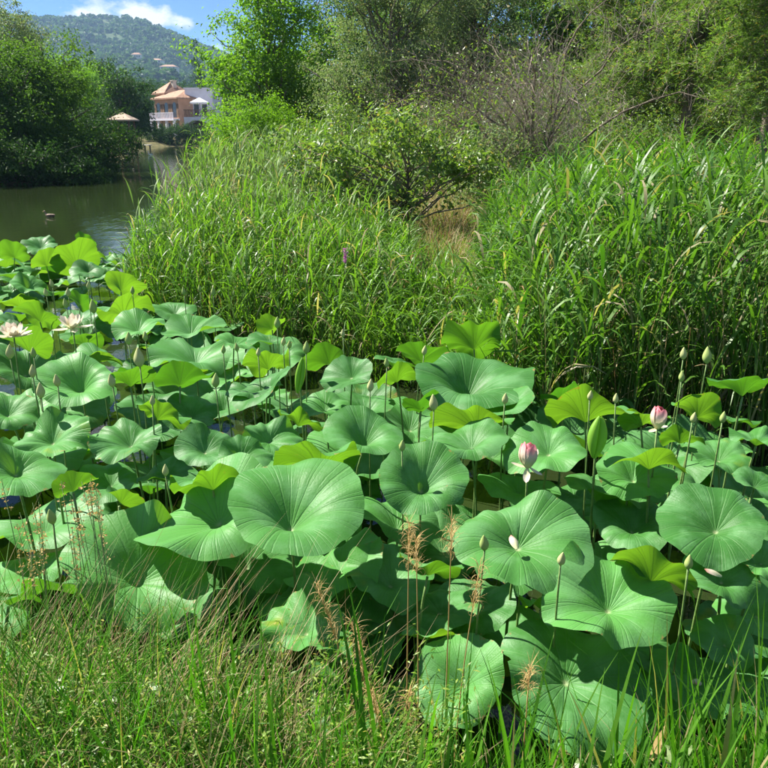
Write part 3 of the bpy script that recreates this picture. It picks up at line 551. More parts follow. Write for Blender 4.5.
# ------------------------------------------------------------------ birds
def bird(name, label, p, L, body, rot, neck=.5, white=False):
    e = ob(name, None, loc=(p[0], p[1], 0), rot=(0, 0, rot)); tag(e, label, 'bird')
    n = 13; t = np.linspace(0, 1, n); r = np.sin(np.pi * np.clip(t, .015, .985)) ** .7 * (1 - .35 * t); a = np.arange(12) * math.pi / 6
    # body, neck and head: one surface swept along a spine
    pts = [(-.62, 0, .20), (-.5, 0, .17), (-.3, 0, .12), (0, 0, .10), (.25, 0, .12), (.40, 0, .22), (.46, 0, .22 + neck * .35), (.50, 0, .22 + neck * .7), (.58, 0, .24 + neck * .78), (.68, 0, .22 + neck * .74)]
    rad = [.02, .09, .17, .21, .18, .11, .065, .075, .085, .03]
    V, F = tube(np.array(pts) * L, np.array(rad) * L, 12); ob('body', mesh(name + '_body', V, F, body), e)
    V, F = tube(np.array([(.66, 0, .22 + neck * .74), (.80, 0, .20 + neck * .71)]) * L, np.array([.028, .012]) * L, 8); ob('bill', mesh(name + '_bill', V, F, M['bill']), e)
    for s in (-1, 1):
        V, F = tube(np.array([(.2, s * .15, .19), (-.1, s * .19, .2), (-.4, s * .12, .22), (-.6, s * .05, .23)]) * L, np.array([.05, .08, .06, .01]) * L, 8); ob('wing', mesh(name + '_wing', V, F, body), e)
bird('duck', 'small brown duck swimming on the open water', PZ(50, 217, 0)[0], .30, M['duck'], R(160), .35)
bird('egret', 'small white bird on the far water below the orange house', PZ(150.5, 155, 0)[0], .40, M['buoy'], R(200), 1.0)

# ------------------------------------------------------------------ lotus
def lotus_blade(seed, depth, droop, wavea, k1, fold=0., saddle=.0, wid=1.0, notch=.0, tear=.0):
    r_ = np.random.default_rng(seed); na, nr = 84, 11; th = np.arange(na) * 2 * math.pi / na; ph = r_.uniform(0, 6.28, 8)
    rr = np.array([.0, .05, .12, .21, .32, .44, .56, .68, .79, .90, 1.0])
    out_ = 1 + .07 * np.cos(2 * th + ph[0]) + .03 * np.sin(3 * th + ph[1]) + .018 * np.sin(7 * th + ph[2]) + .008 * np.sin(17 * th + ph[3])
    for s in (0, math.pi): out_ -= notch * np.exp(-((np.angle(np.exp(1j * (th - ph[4] - s)))) / .13) ** 2)
    for a_ in r_.uniform(0, 6.28, 3): out_ -= tear * r_.uniform(.3, 1) * np.exp(-((np.angle(np.exp(1j * (th - a_)))) / .055) ** 2)
    Rr = rr[:, None] * out_[None]; T = np.broadcast_to(th, Rr.shape)
    x = Rr * np.cos(T) * wid + .13 * rr[:, None] * math.cos(ph[5]); y = Rr * np.sin(T) + .13 * rr[:, None] * math.sin(ph[5])
    z = depth * (1 - np.exp(-(rr[:, None] / .40) ** 1.35)) - droop * np.clip(rr[:, None] - .55, 0, 1) ** 1.8 * (1 + .7 * np.sin(T * 2 + ph[5]))
    z = z + wavea * rr[:, None] ** 2.6 * (np.sin(k1 * T + ph[6]) + .5 * np.sin((k1 + 3) * T + ph[7]) + .25 * np.sin((2 * k1 + 5) * T + ph[2]))
    z = z + saddle * rr[:, None] ** 2 * np.cos(2 * T + ph[3])
    T2 = T + .10 * np.sin(2 * T + ph[1]) + .06 * np.sin(5 * T + ph[2]); z = z + .011 * rr[:, None] ** .7 * (1.05 - .5 * rr[:, None]) * np.abs(np.sin(10.5 * T2))
    if fold: ax_ = x * math.cos(ph[4]) + y * math.sin(ph[4]); z = z + fold * np.sqrt(ax_ ** 2 + .01); k_ = 1 - .35 * fold; x = x - ax_ * math.cos(ph[4]) * (1 - k_); y = y - ax_ * math.sin(ph[4]) * (1 - k_)
    V = np.stack([x, y, z], -1).reshape(-1, 3); i, j = np.meshgrid(np.arange(nr - 1), np.arange(na), indexing='ij')
    # a uv seam: last column gets its own vertices
    V = np.stack([np.concatenate([q, q[:, :1]], 1) for q in (x, y, z)], -1).reshape(-1, 3); m_ = na + 1
    F = np.stack([i * m_ + j, i * m_ + j + 1, (i + 1) * m_ + j + 1, (i + 1) * m_ + j], -1).reshape(-1, 4)
    thu = np.arange(m_) * 2 * math.pi / na; thu = (thu + .10 * np.sin(2 * thu + ph[1]) + .06 * np.sin(5 * thu + ph[2])) / (2 * math.pi)
    uv = np.stack([np.broadcast_to(thu, (nr, m_)), np.broadcast_to(rr[:, None], (nr, m_))], -1).reshape(-1, 2)
    F = F[:, ::-1]
    return mesh('lotus_blade', V, F, M['lotus'], uv)
BL = dict(T=[lotus_blade(s, .34, .34, .085, k, saddle=.08, notch=.04, tear=.05 + .12 * (s % 3 == 0)) for s, k in ((1, 3), (2, 4), (3, 5), (4, 3), (5, 2), (6, 4), (7, 3), (8, 5), (9, 2))],
          W=[lotus_blade(s, .36, .24, .17, k, notch=.06, tear=.12 * (s % 2)) for s, k in ((11, 2), (12, 3), (13, 4), (14, 3), (15, 2), (16, 4))],
          C=[lotus_blade(s, .54, .26, .06, k, saddle=.05) for s, k in ((21, 3), (22, 5), (23, 4), (24, 2))],
          F=[lotus_blade(s, .20, .10, .09, k, fold=f, notch=.10) for s, k, f in ((31, 3, .35), (32, 2, .5), (33, 4, .25))],
          S=[lotus_blade(s, .33, .20, .08, k, saddle=.26, notch=.05) for s, k in ((41, 3), (42, 5), (43, 4), (44, 2), (45, 3))])
LOT = []
def place_name(px, py):
    if py < 300 and px < 140: return 'beside the open water'
    if py > 545: return 'along the grassy bank'
    if (px > 500 and py < 440) or (px > 240 and py < 372): return 'against the foot of the reed bed'
    return 'in the middle of the lotus bed'
LOOK = {'T': 'broad pale green lotus leaf', 'C': 'deeply cupped green lotus leaf', 'F': 'creased lotus leaf with raised halves', 'W': 'wavy-rimmed green lotus leaf', 'S': 'saddle-shaped green lotus leaf', 'B': 'backlit yellow-green lotus leaf', 'D': 'low lotus leaf shaded by others'}
def len_lab(l): return not l
def lotus(px, py, wpx, kind='T', nx=0., ny=-.15, z=None, label=None, spin=None, var=None):
    if z is None: z = float(np.interp(py, [240, 340, 480, 560, 640, 700], [.55, .68, .82, .70, .52, .42]))
    p, t = PZ(px, py, z); rad = wpx * .5 * t / FPX; rad = min(max(rad, .10), .47)
    if ny > .38 and len_lab(label): ny *= 1.75; nx += rng.normal() * .25
    elif ny > .38: ny *= 1.35
    elif not label: nx += rng.normal() * .2; ny += rng.normal() * .16
    look = 'B' if ny > .38 else ('D' if z < .40 else kind)
    nrm = Vector((nx, ny, 1)).normalized(); pool = BL[kind]; me = pool[var if var is not None else int(rng.integers(len(pool)))]
    make_lotus(p, rad, nrm, me, label, look, place_name(px, py), spin)
def make_lotus(p, rad, nrm, me, label, look, where, spin=None):
    lab = label or (LOOK[look] + ' near ' + by_landmark(p))
    off = -np.array([nrm.x, nrm.y]) * .10 + rng.normal(size=2) * .05; bx, by = p[0] + off[0], p[1] + off[1]
    e = ob('lotus_leaf', None, loc=(bx, by, 0)); tag(e, lab, 'lotus leaf', None if label else lab)
    c = Vector((p[0] - bx, p[1] - by, p[2])); qz = Vector((0, 0, 1)).rotation_difference(nrm) @ Quaternion((0, 0, 1), spin if spin is not None else rnd(0, 6.28))
    ctr = c - nrm * (.27 * rad)
    ob('leaf_blade', me, e, ctr, qz, rad)
    bot = min(gz(bx, by), 0) - .12; s = np.linspace(0, 1, 7)[:, None]; cv = np.array(ctr); m_ = np.array([cv[0] * .25, cv[1] * .25, p[2] * .6]); a = np.array([0, 0, bot])
    V, F = tube((1 - s) ** 2 * a + 2 * s * (1 - s) * m_ + s ** 2 * (cv - np.array(nrm) * .004), np.linspace(.0075, .0055, 7), 6)
    ob('stalk', mesh('lotus_stalk', V, F, M['stalk']), e); LOT.append((p[0], p[1], rad, p[2]))
big = 'largest lotus leaf, round and pale with a deep funnel centre, beside the bank'
LV = [
 (290,517,144,'C',.05,-.20,.80,big,None,0), (213,513,135,'S',-.25,-.30,.72,'broad pale lotus leaf tucked behind the largest round leaf',.3,0),
 (140,574,140,'W',.38,-.42,.56,'big crumpled lotus leaf lying low under dry grass stems by the bank',.5,1), (519,538,130,'T',.0,-.30,.74,'large pale lotus leaf holding a fallen pink petal at its centre',1.,1),
 (423,486,90,'C',.15,-.55,.80,'upright cupped lotus leaf facing the bank, half its hollow in shadow',None,1), (570,672,150,'T',.10,-.28,.45,'lowest broad bright lotus leaf reaching the bank grass',2.2,2),
 (612,602,126,'W',.08,-.30,.62,'wavy bright green lotus leaf standing over the lowest broad leaf',None,1), (468,386,122,'C',.05,-.12,.78,'wide pale lotus bowl in front of the reeds, almost fully open',None,2),
 (80,385,78,'C',.12,-.40,.74,'round lotus leaf with dark hollow facing the bank, among tall buds',None,1), (349,374,56,'F',-.45,-.45,.82,'upright pale lotus leaf with a bright folded edge near the reeds',.8,2),
 (365,440,76,'C',.15,-.30,.80,'bright lotus leaf bowl with one lobe turned up, mid bed',None,0), (475,342,64,'W',.25,.85,.80,'brightest backlit lotus leaf standing upright against the reeds',None,2),
 (180,379,58,'F',-.2,.75,.80,'glowing yellow-green backlit leaf above the left lotus leaves',None,0), (585,410,92,'S',.05,.48,.80,'wide backlit green leaf below the tall reeds',None,1),
 (742,388,62,'C',.05,.42,.92,'deep green backlit bowl-shaped leaf beside the two tallest buds',None,2), (430,566,72,'W',.35,.62,.66,'yellow-tinged backlit lotus leaf behind the dry grass plumes',None,0),
 (73,487,40,'F',-.5,.95,.80,'small bright yellow spade-shaped leaf by the bank',.2,1), (123,500,34,'F',.6,.85,.76,'narrow glowing yellow-green leaf standing on edge by the bank',1.4,1),
 (718,523,108,'T',-.1,-.30,.78,'large pale leaf crossed by a thin stalk shadow',None,3), (650,458,84,'S',.1,.30,.84,'wavy leaf just under the pink flower, rim lit',None,0),
 (305,627,82,'W',-.1,-.15,.46,'small lotus leaf below the largest leaf, partly in its shade',None,2), (10,598,52,'W',0,.6,.62,'yellow-green leaf rising from the bank grass at the left',None,1),
 (15,254,32,'W',0,.6),(40,244,38,'T',0,-.1),(85,242,26,'F',.1,.95,.62),(75,261,52,'W',0,.55),(47,262,34,'S',0,.5),(88,269,32,'T',0,-.2),(12,274,34,'T',0,0,.4),(30,285,40,'T',.1,0,.4),
 (122,286,44,'C',0,.5),(82,301,34,'F',0,.6),(42,316,48,'W',.1,.5),(122,308,62,'W',0,.35),(175,309,50,'T',.1,-.05,.45),(137,326,56,'S',0,-.2),(190,328,62,'F',-.2,-.2),(235,341,48,'T',0,-.1),
 (195,356,78,'W',0,-.12),(30,347,50,'F',-.2,.6),(85,341,38,'W',0,.5),(100,356,52,'S',0,.05),(130,381,46,'C',0,.45),(8,411,58,'T',.1,-.4),(32,406,62,'T',.1,-.25,.6),(160,413,58,'W',.2,.5),
 (192,411,62,'T',.1,-.2,.62),(222,407,62,'C',0,.0,.5),(50,437,74,'W',0,-.05),(130,439,74,'W',.1,-.02),(205,447,64,'S',0,-.1),(242,456,54,'T',0,-.15),(18,467,84,'T',.1,-.25),(252,387,54,'T',0,-.05),
 (272,326,34,'F',0,.7),(270,339,44,'T',0,-.1),(268,363,52,'W',0,.5),(265,391,64,'C',0,-.15),(330,359,52,'S',0,.5),(395,361,52,'T',0,.0,.5),(395,377,44,'W',0,.5),(422,355,58,'F',.1,.55),
 (325,406,54,'T',0,-.05,.6),(365,411,64,'C',0,.05,.5),(270,437,58,'W',0,-.1),(320,459,92,'W',0,.42),(470,441,78,'T',-.25,-.3),(478,421,80,'W',0,.45),(252,478,104,'T',0,-.2,.62),
 (700,411,54,'S',0,.45),(735,418,50,'T',0,.1,.6),(548,448,78,'T',.1,-.22),(680,438,44,'W',0,.45),(635,474,80,'T',-.1,-.35,.72),(757,439,52,'W',0,.15),(600,494,74,'C',0,.1,.55),(757,484,46,'T',0,-.3),
 (725,577,80,'S',0,-.25),(655,571,92,'W',.1,.40),(632,524,84,'T',0,.0,.52),(762,560,46,'W',0,-.2),(695,675,84,'T',0,-.1,.35),(728,642,62,'W',.3,-.25,.45),(540,602,50,'W',0,.5,.5),
 (335,562,110,'T',0,0,.42),(392,578,90,'W',.1,0,.46),(300,585,90,'T',0,0,.36),(365,632,90,'T',.1,-.1,.3),(440,605,80,'T',0,0,.4),(250,560,90,'T',0,0,.42),(425,634,54,'F',.2,.2,.42),(462,682,96,'T',0,-.25,.38),(352,605,110,'T',0,.1,.28),(165,474,64,'S',0,.05,.62),(110,480,66,'T',0,-.1,.6),(212,480,74,'W',0,.42,.80),(520,485,80,'T',0,0,.5),
 (505,410,60,'C',0,.2),(300,420,50,'W',0,.4),(420,405,44,'F',0,.5),(440,440,50,'T',0,0,.5),(160,345,50,'T',0,0,.45),(60,365,46,'T',0,0,.45),(640,420,48,'W',.1,.5),(560,395,46,'F',0,.5),(720,455,64,'T',0,-.1,.62),
 (670,520,60,'T',0,0,.5),(190,600,90,'T',0,-.1,.3),(400,520,90,'T',0,0,.42),(470,600,90,'T',0,0,.36),(640,640,80,'T',0,0,.3),(760,610,80,'T',0,-.1,.42),(745,690,70,'T',0,-.1,.3),(620,730,80,'T',0,-.1,.25),
]
LM = [(528, 459, .95, 'the half-open drooping pink flower'), (658, 421, 1., 'the upright pink flower'), (13, 331, .92, 'the fully open cream flower'), (72, 322, .95, 'the loose cream flower'), (708, 355, .98, 'the tallest pair of buds'), (434, 402, .98, 'the plump bud before the wide bowl'),
      (290, 517, .8, 'the largest round leaf'), (519, 538, .74, 'the leaf with the fallen petal'), (570, 672, .45, 'the lowest broad leaf'), (468, 386, .78, 'the wide pale bowl'), (80, 385, .74, 'the round dark-hollowed leaf'), (349, 374, .82, 'the upright folded pale leaf'), (475, 342, .8, 'the brightest backlit leaf'), (180, 379, .8, 'the glowing yellow leaf'),
      (585, 410, .8, 'the wide backlit leaf'), (73, 487, .8, 'the yellow spade-shaped leaf'), (138, 578, .55, 'the big crumpled leaf'), (718, 523, .78, 'the stalk-shadowed leaf'), (612, 602, .62, 'the wavy bright leaf'), (52, 516, .86, 'the leaning bank bud'), (597, 440, .92, 'the half-unrolled leaf'), (423, 486, .8, 'the upright cupped leaf'), (85, 242, .6, 'the outermost upright leaf by open water'), (30, 270, .5, 'the open water'), (200, 300, .5, 'the low reeds by the channel'), (130, 300, .5, 'the channel corner of the reeds'), (270, 340, .6, 'the low central reeds')]
LMP = np.array([PZ(a, b, c)[0][:2] for a, b, c, _ in LM])
def by_landmark(p): return LM[int(np.argmin(np.hypot(*(LMP - np.asarray(p)[:2]).T)))][3]
for a in LV: lotus(*a)
# lower leaves that fill the bed
tries = 0; added = 0
while tries < 5000 and added < 182:
    tries += 1; y = rnd(2.2, 13.2); x = rnd(-9, 4.6)
    if y > 5.2 and x > -0.2 * (y - 5) + 2: continue
    if float(sdist(np.array([x]), np.array([y]))[0]) > -.12: continue
    z = rnd(.06, .32); rad = rnd(.17, .33)
    px, py = project((x, y, z))
    if px < -90 or px > 850 or py > 800: continue
    if any((x - q[0]) ** 2 + (y - q[1]) ** 2 < ((rad + q[2]) * .52) ** 2 and abs(z - q[3]) < .16 for q in LOT): continue
    nrm = Vector((rng.normal() * .22, rng.normal() * .22 - .02, 1)).normalized(); k_ = ('T', 'W', 'S', 'T')[int(rng.integers(4))]
    make_lotus(np.array([x, y, z]), rad, nrm, BL[k_][int(rng.integers(len(BL[k_])))], None, 'D', place_name(float(px), float(py))); added += 1
# rolled young leaf
def rolled(px, py, hpx, label, lean=(0, 0), z=.92, open_=1.):
    p, t = PZ(px, py, z); L = hpx * t / FPX * 1.05; e = ob('lotus_leaf', None, loc=(p[0], p[1], 0)); tag(e, label, 'lotus leaf')
    nv, nu = 13, 15; Vv = []; uvs = []; F = []
    for s in (-1, 1):
        b0 = len(Vv)
        for i in range(nv):
            v = i / (nv - 1); pr = max(math.sin(math.pi * (.04 + .92 * v)), .05) ** .75
            for j in range(nu):
                u = j / (nu - 1); a = u * R(300); rho = L * .14 * pr * (1 - .35 * u) * open_
                Vv.append((s * (L * .14 * pr * open_ - rho * math.cos(a)), -rho * math.sin(a), (v - .5) * L + .04 * L * u)); uvs.append((.3 + u * .12 + v * .02, .3 + .6 * u))
        F += [(b0 + i * nu + j, b0 + i * nu + j + 1, b0 + (i + 1) * nu + j + 1, b0 + (i + 1) * nu + j) for i in range(nv - 1) for j in range(nu - 1)]
    ob('leaf_blade', mesh('rolled_blade', Vv, F, M['young'], np.array(uvs)), e, (0, 0, z), (R(-15), R(14), R(15)))
    V, F = tube([(lean[0], lean[1], -.4), (lean[0] * .5, lean[1] * .5, .3), (0, 0, z - L * .45), (0, 0, z - L * .1)], [.008, .007, .006, .004], 6); ob('stalk', mesh('lotus_stalk', V, F, M['stalk']), e)
rolled(597, 438, 40, 'half-unrolled bright young lotus leaf standing between the two pink flowers', (.05, .05))
rolled(300, 376, 34, 'tightly rolled pale young lotus leaf among buds by the reeds', (.03, 0), .95, .55)

# buds
def bud_mesh(seed):
    r_ = np.random.default_rng(seed); n, k = 12, 20; t = np.linspace(0, 1, n); rad = .30 * np.sin(np.pi * t ** .78) ** .75 * (1 - .42 * t) + .012; rad[0] = .10; rad[-1] = .008
    a = np.arange(k) * 2 * math.pi / k; V = []
    for i in range(n): m_ = 1 + .09 * np.abs(np.sin(2.5 * a + 1.3 * t[i])) * math.sin(math.pi * t[i]); V += [(rad[i] * m_[j] * math.cos(a[j]), rad[i] * m_[j] * math.sin(a[j]), t[i]) for j in range(k)]
    F = [(i * k + j, i * k + (j + 1) % k, (i + 1) * k + (j + 1) % k, (i + 1) * k + j) for i in range(n - 1) for j in range(k)] + [tuple(range(k - 1, -1, -1)), tuple((n - 1) * k + j for j in range(k))]
    return V, F
BM = [mesh('lotus_bud', *bud_mesh(1), M['bud']), mesh('lotus_bud', *bud_mesh(2), M['budp'])]
def stalk_to(e, top, r0=.006):
    b = (rnd(-.06, .06), rnd(-.06, .06)); bot = -.35; s = np.linspace(0, 1, 7)[:, None]; a = np.array([b[0], b[1], bot]); m_ = np.array([b[0] * .2 + rnd(-.02, .02), b[1] * .2, top[2] * .6])
    V, F = tube((1 - s) ** 2 * a + 2 * s * (1 - s) * m_ + s ** 2 * np.array(top), np.linspace(r0, r0 * .75, 7), 6); ob('stalk', mesh('lotus_stalk', V, F, M['stalk']), e)
BUDL = {(708,355):'taller plump bud of the pair beside the deep green bowl-shaped leaf', (684,353):'slimmer bud of the tall pair in front of the reeds', (434,402):'plump pale bud rising before the wide pale lotus bowl', (52,516):'pale green bud leaning over the bank grass at the left', (485,542):'slender bud standing beside the leaf with the fallen petal', (139,357):'long narrow half-unfurled bud above the left leaves', (561,558):'small bud behind the wavy bright leaf', (689,562):'small bud in front of the leaf crossed by a stalk shadow'}
for (px, py, h) in [(93,306,14),(66,303,10),(68,292,9),(9,351,15),(33,352,10),(32,371,13),(57,380,13),(40,390,16),(128,338,13),(145,336,10),(139,357,20),(112,380,14),(215,380,15),(223,349,9),(237,347,9),(213,291,9),(184,291,8),(200,288,7),(132,290,8),(88,285,8),(46,292,8),(52,283,8),(152,400,10),(52,516,17),(306,347,13),(283,341,9),(289,344,9),(277,322,12),(343,333,8),(424,350,10),(387,362,10),(434,402,17),(505,398,12),(370,385,13),(402,445,9),(684,353,13),(708,355,17),(682,376,11),(693,417,11),(723,417,12),(590,395,10),(616,398,8),(485,542,18),(561,558,13),(689,562,13),(165,470,11),(258,352,8)]:
    z = .98 if py < 450 else .86
    if py < 300: z = .85
    p, t = PZ(px, py, z); hh = min(max(h * t / FPX, .055), .135); lab = BUDL.get((px, py)); e = ob('lotus_bud', None, loc=(p[0], p[1], 0))
    gl = 'closed pale green lotus bud ' + ('by the open water' if py < 300 else 'above the left part of the lotus bed' if px < 245 else 'before the low central reeds' if px < 520 else 'before the tall reeds')
    tag(e, lab or gl, 'lotus bud', None if lab else gl); tl = (rnd(-.12, .12), rnd(-.12, .12), rnd(0, 6))
    ob('bud', BM[int(rng.integers(2))], e, (0, 0, z - hh / 2), tl, (hh * .95, hh * .95, hh)); stalk_to(e, (0, 0, z - hh / 2 + .004), .005)

# flowers
def petal_mesh(name, tip, wid=.5, cup=.22, curl=.12):
    nv, nu = 9, 7; V = []; uv = []
    for i in range(nv):
        v = i / (nv - 1); hw = wid * .5 * (math.sin(math.pi * min(v * .86 + .07, 1)) ** .7) * (1 if v < .9 else .8)
        if i == nv - 1: hw = .015
        for j in range(nu): u = j / (nu - 1) * 2 - 1; V.append((u * hw, curl * math.sin(math.pi * v) - cup * hw * 2 * u * u, v)); uv.append((j / (nu - 1), v))
    F = [(i * nu + j, i * nu + j + 1, (i + 1) * nu + j + 1, (i + 1) * nu + j) for i in range(nv - 1) for j in range(nu - 1)]
    m, t, o = newmat(name); L = t.links; u_ = N(t, 'ShaderNodeUVMap'); s = N(t, 'ShaderNodeSeparateXYZ'); L.new(u_.outputs[0], s.inputs[0]); r = N(t, 'ShaderNodeValToRGB')
    r.color_ramp.elements[0].position = .2; r.color_ramp.elements[0].color = (.66, .64, .36, 1); r.color_ramp.elements[1].position = .95; r.color_ramp.elements[1].color = rgb(tip); x = r.color_ramp.elements.new(.68); x.color = rgb([.82 * a + .18 * b for a, b in zip((.76, .66, .54), tip)])
    L.new(s.outputs[1], r.inputs[0]); p = N(t, 'ShaderNodeBsdfPrincipled'); p.inputs['Roughness'].default_value = .5; L.new(r.outputs[0], p.inputs['Base Color']); tr = N(t, 'ShaderNodeBsdfTranslucent'); L.new(r.outputs[0], tr.inputs[0]); ms = N(t, 'ShaderNodeMixShader'); ms.inputs[0].default_value = .3
    wv = N(t, 'ShaderNodeTexWave'); wv.inputs['Scale'].default_value = 9; wv.inputs['Distortion'].default_value = 1.5; L.new(u_.outputs[0], wv.inputs['Vector']); bp = N(t, 'ShaderNodeBump'); bp.inputs['Strength'].default_value = .25; bp.inputs['Distance'].default_value = .01; L.new(wv.outputs['Fac'], bp.inputs['Height']); L.new(bp.outputs[0], p.inputs['Normal'])
    L.new(p.outputs[0], ms.inputs[1]); L.new(tr.outputs[0], ms.inputs[2]); L.new(ms.outputs[0], o.inputs[0])
    return mesh(name, V, F, m, np.array(uv))
PPINK = petal_mesh('petal_pink', (.76, .24, .28), .62, .30, .20); PCRM = petal_mesh('petal_cream', (.76, .66, .54), .46, .18, .10); PFALL = petal_mesh('petal_withered', (.45, .20, .15), .5, .3, .1); PPALE = petal_mesh('petal_pale', (.74, .70, .52), .44, .15, .06)
def flower(px, py, z, L, rings, label, pod=True):
    p, t = PZ(px, py, z); e = ob('lotus_flower', None, loc=(p[0], p[1], 0)); tag(e, label, 'flower')
    for me, n_, tilt, off, ln in rings:
        for k in range(n_):
            a = off + k * 2 * math.pi / n_ + rnd(-.1, .1); q = Quaternion((0, 0, 1), a) @ Quaternion((1, 0, 0), -R(tilt + rnd(-6, 6)))
            ob('petal', me, e, Vector((0, 0, z - L * .35)) + Quaternion((0, 0, 1), a) @ Vector((0, L * .07, 0)), q, L * ln * rnd(.92, 1.06))
    if pod:
        g = G(); g.tube([(0, 0, z - L * .32), (0, 0, z - L * .15), (0, 0, z + L * .05), (0, 0, z + L * .06)], [L * .06, L * .12, L * .2, L * .17], 14); ob('seed_pod', g.mesh('seed_pod', M['pod']), e)
        n_ = 60; V, F = blades(np.tile([[0, 0, z - L * .25]], (n_, 1)), rnd(0, 6.28, n_), R(1) * rnd(30, 70, n_), R(1) * rnd(-20, 20, n_), rnd(.3, .42, n_) * L, np.full(n_, .03 * L), K=2); ob('stamens', mesh('stamens', V, F, M['pod'], smooth=False), e)
    stalk_to(e, (0, 0, z - L * .33), .0065)
flower(528, 459, .95, .115, [(PPINK, 5, 5, .2, 1.), (PPINK, 5, 10, .8, .98), (PCRM, 1, 130, 2.9, .62), (PPALE, 1, 74, 1.5, .6), (PCRM, 1, 112, 4.4, .55), (PPALE, 1, 40, 5.4, .8), (PCRM, 1, 28, .3, .85)], 'half-open lotus flower, pink tipped, its pale outer petals dropping', False)
flower(658, 421, 1.0, .108, [(PPINK, 5, 4, .5, 1.), (PPINK, 5, 9, 1.1, .98), (PPALE, 1, 95, 2.2, .6), (PPALE, 1, 92, 5.2, .6)], 'closed pink-tipped lotus flower held up on a long stalk before the reeds', False)
flower(13, 331, .92, .125, [(PCRM, 7, 28, .2, .9), (PCRM, 8, 52, .5, 1.), (PPALE, 8, 78, .1, 1.)], 'fully open cream lotus flower with yellow centre')
flower(72, 322, .95, .135, [(PCRM, 4, 20, .2, .8), (PCRM, 5, 45, 1.1, .95), (PPALE, 4, 85, .4, 1.)], 'loosely open cream lotus flower with petals spread apart')
for (px, py, z, l) in [(517, 553, .72, 'fallen pink petal on the large pale leaf'), (721, 580, .70, 'fallen pinkish petal on the saddle leaf by the bank'), (697, 683, .37, 'fallen petal on the low leaf near the right bank grass')]:
    p, t = PZ(px, py, z); o = ob('fallen_petal', PFALL, None, (p[0], p[1], z + .02), (R(70), 0, rnd(0, 6)), .07); tag(o, l, 'petal')

# ------------------------------------------------------------------ reeds
def reed_height(x, y):
    px, py = project(np.stack([x, y, 0 * x + .3], -1)); d = sdist(x, y)
    H = np.interp(px, [100, 200, 260, 340, 400, 470, 505, 560, 640, 800], [.95, 1.05, .95, .80, .58, .62, 1.1, 1.5, 1.55, 1.55])
    Hb = np.interp(px, [100, 200, 340, 400, 480, 560], [1.5, 1.75, 1.7, 1.1, 1.1, 1.3]); k = np.clip((y - 10) / 6, 0, 1); H = H * (1 - k) + Hb * k
    return H, px, d
def reed_parts(P, H, nl, leafL, leafW, droop=1.0, K=5):
    n = len(P); az = rnd(0, 6.28, n); S = spine(P, az, R(1) * rnd(82, 90, n), R(1) * rnd(2, 16, n), H, 6)
    st = stems(S, rnd(.0035, .007, n))
    idx = np.repeat(np.arange(n), nl); u = np.tile(np.linspace(1.3, 5.95, nl), n) + rnd(-.25, .05, n * nl); f0 = np.clip(u.astype(int), 0, 5); f = (u - f0)[:, None]
    B = S[idx, f0] * (1 - f) + S[idx, f0 + 1] * f; m_ = n * nl; sg = np.tile(np.arange(nl) % 2, n) * math.pi
    la = np.repeat(rnd(0, 6.28, n), nl) + sg + rng.normal(size=m_) * .55
    L_ = leafL * rnd(.65, 1.2, m_); lv = blades(B, la, R(1) * rnd(58, 82, m_), R(1) * rnd(35, 150, m_) * droop, L_, leafW * rnd(.7, 1.2, m_), K=K, p=1.7, twist=.7)
    return st, lv
def sample(n, x0, x1, y0, y1, cond):
    x = rnd(x0, x1, n); y = rnd(y0, y1, n); k = cond(x, y); x, y = x[k], y[k]; return np.stack([x, y, ground(x, y) - .05], -1)
STEMS = []; L_deep = []; L_yel = []; L_pale = []
def cond_right(x, y): H, px, d = reed_height(x, y); return (d > -.35) & (px > 485) & (px < 850) & (y < 11.5) & (rnd(0, 1, len(x)) < np.interp(d, [0, 2.5, 7], [1, .8, .45]))
P = sample(4000, .6, 8.5, 4.4, 11.5, cond_right); H = reed_height(P[:, 0], P[:, 1])[0] * rnd(.72, 1.08, len(P)); a, b = reed_parts(P, H, 8, .56, .030); STEMS.append(a); L_deep.append(b)
def cond_mid(x, y): H, px, d = reed_height(x, y); return (d > -.3) & (px > 95) & (px < 500) & (y < 11.5) & ~((px > 410) & (px < 485) & (d > 1.3)) & (rnd(0, 1, len(x)) < np.interp(d, [0, 2.5, 7], [1, .7, .5]))
P = sample(4200, -5.6, 2.2, 5.4, 11.5, cond_mid); H = reed_height(P[:, 0], P[:, 1])[0] * rnd(.6, 1.08, len(P)); k = rnd(0, 1, len(P)) < .55
a, b = reed_parts(P[k], H[k], 7, .46, .022, .95); STEMS.append(a); L_yel.append(b); a, b = reed_parts(P[~k], H[~k], 7, .46, .021, .95); STEMS.append(a); L_deep.append(b)
def cond_back(x, y): H, px, d = reed_height(x, y); return (d > -.2) & (px > 130) & (px < 700) & ~((px > 390) & (px < 480) & (y < 16)) & (rnd(0, 1, len(x)) < np.interp(y, [11, 20, 34], [1, .6, .35]) * np.where(px > 480, .35, 1))
P = sample(7000, -11, 7, 11.3, 34, cond_back); H = reed_height(P[:, 0], P[:, 1])[0] * rnd(.7, 1.1, len(P)); k = rnd(0, 1, len(P)) < .35
a, b = reed_parts(P[k], H[k], 6, .5, .026, .8, 4); STEMS.append(a); L_yel.append(b); a, b = reed_parts(P[~k], H[~k], 6, .5, .028, .8, 4); STEMS.append(a); L_pale.append(b)
# sword-like basal leaves among the reeds
def cond_all(x, y): H, px, d = reed_height(x, y); return (d > -.3) & (px > 90) & (px < 840) & ~((px > 365) & (px < 480) & (d > 1.6))
P = sample(20000, -6, 8, 4.4, 13, cond_all); n = len(P); H = reed_height(P[:, 0], P[:, 1])[0]; L_deep.append(blades(P, rnd(0, 6.28, n), R(1) * rnd(74, 89, n), R(1) * rnd(0, 45, n), H * rnd(.45, 1.05, n), rnd(.010, .020, n), K=5, p=2.2, twist=.4))
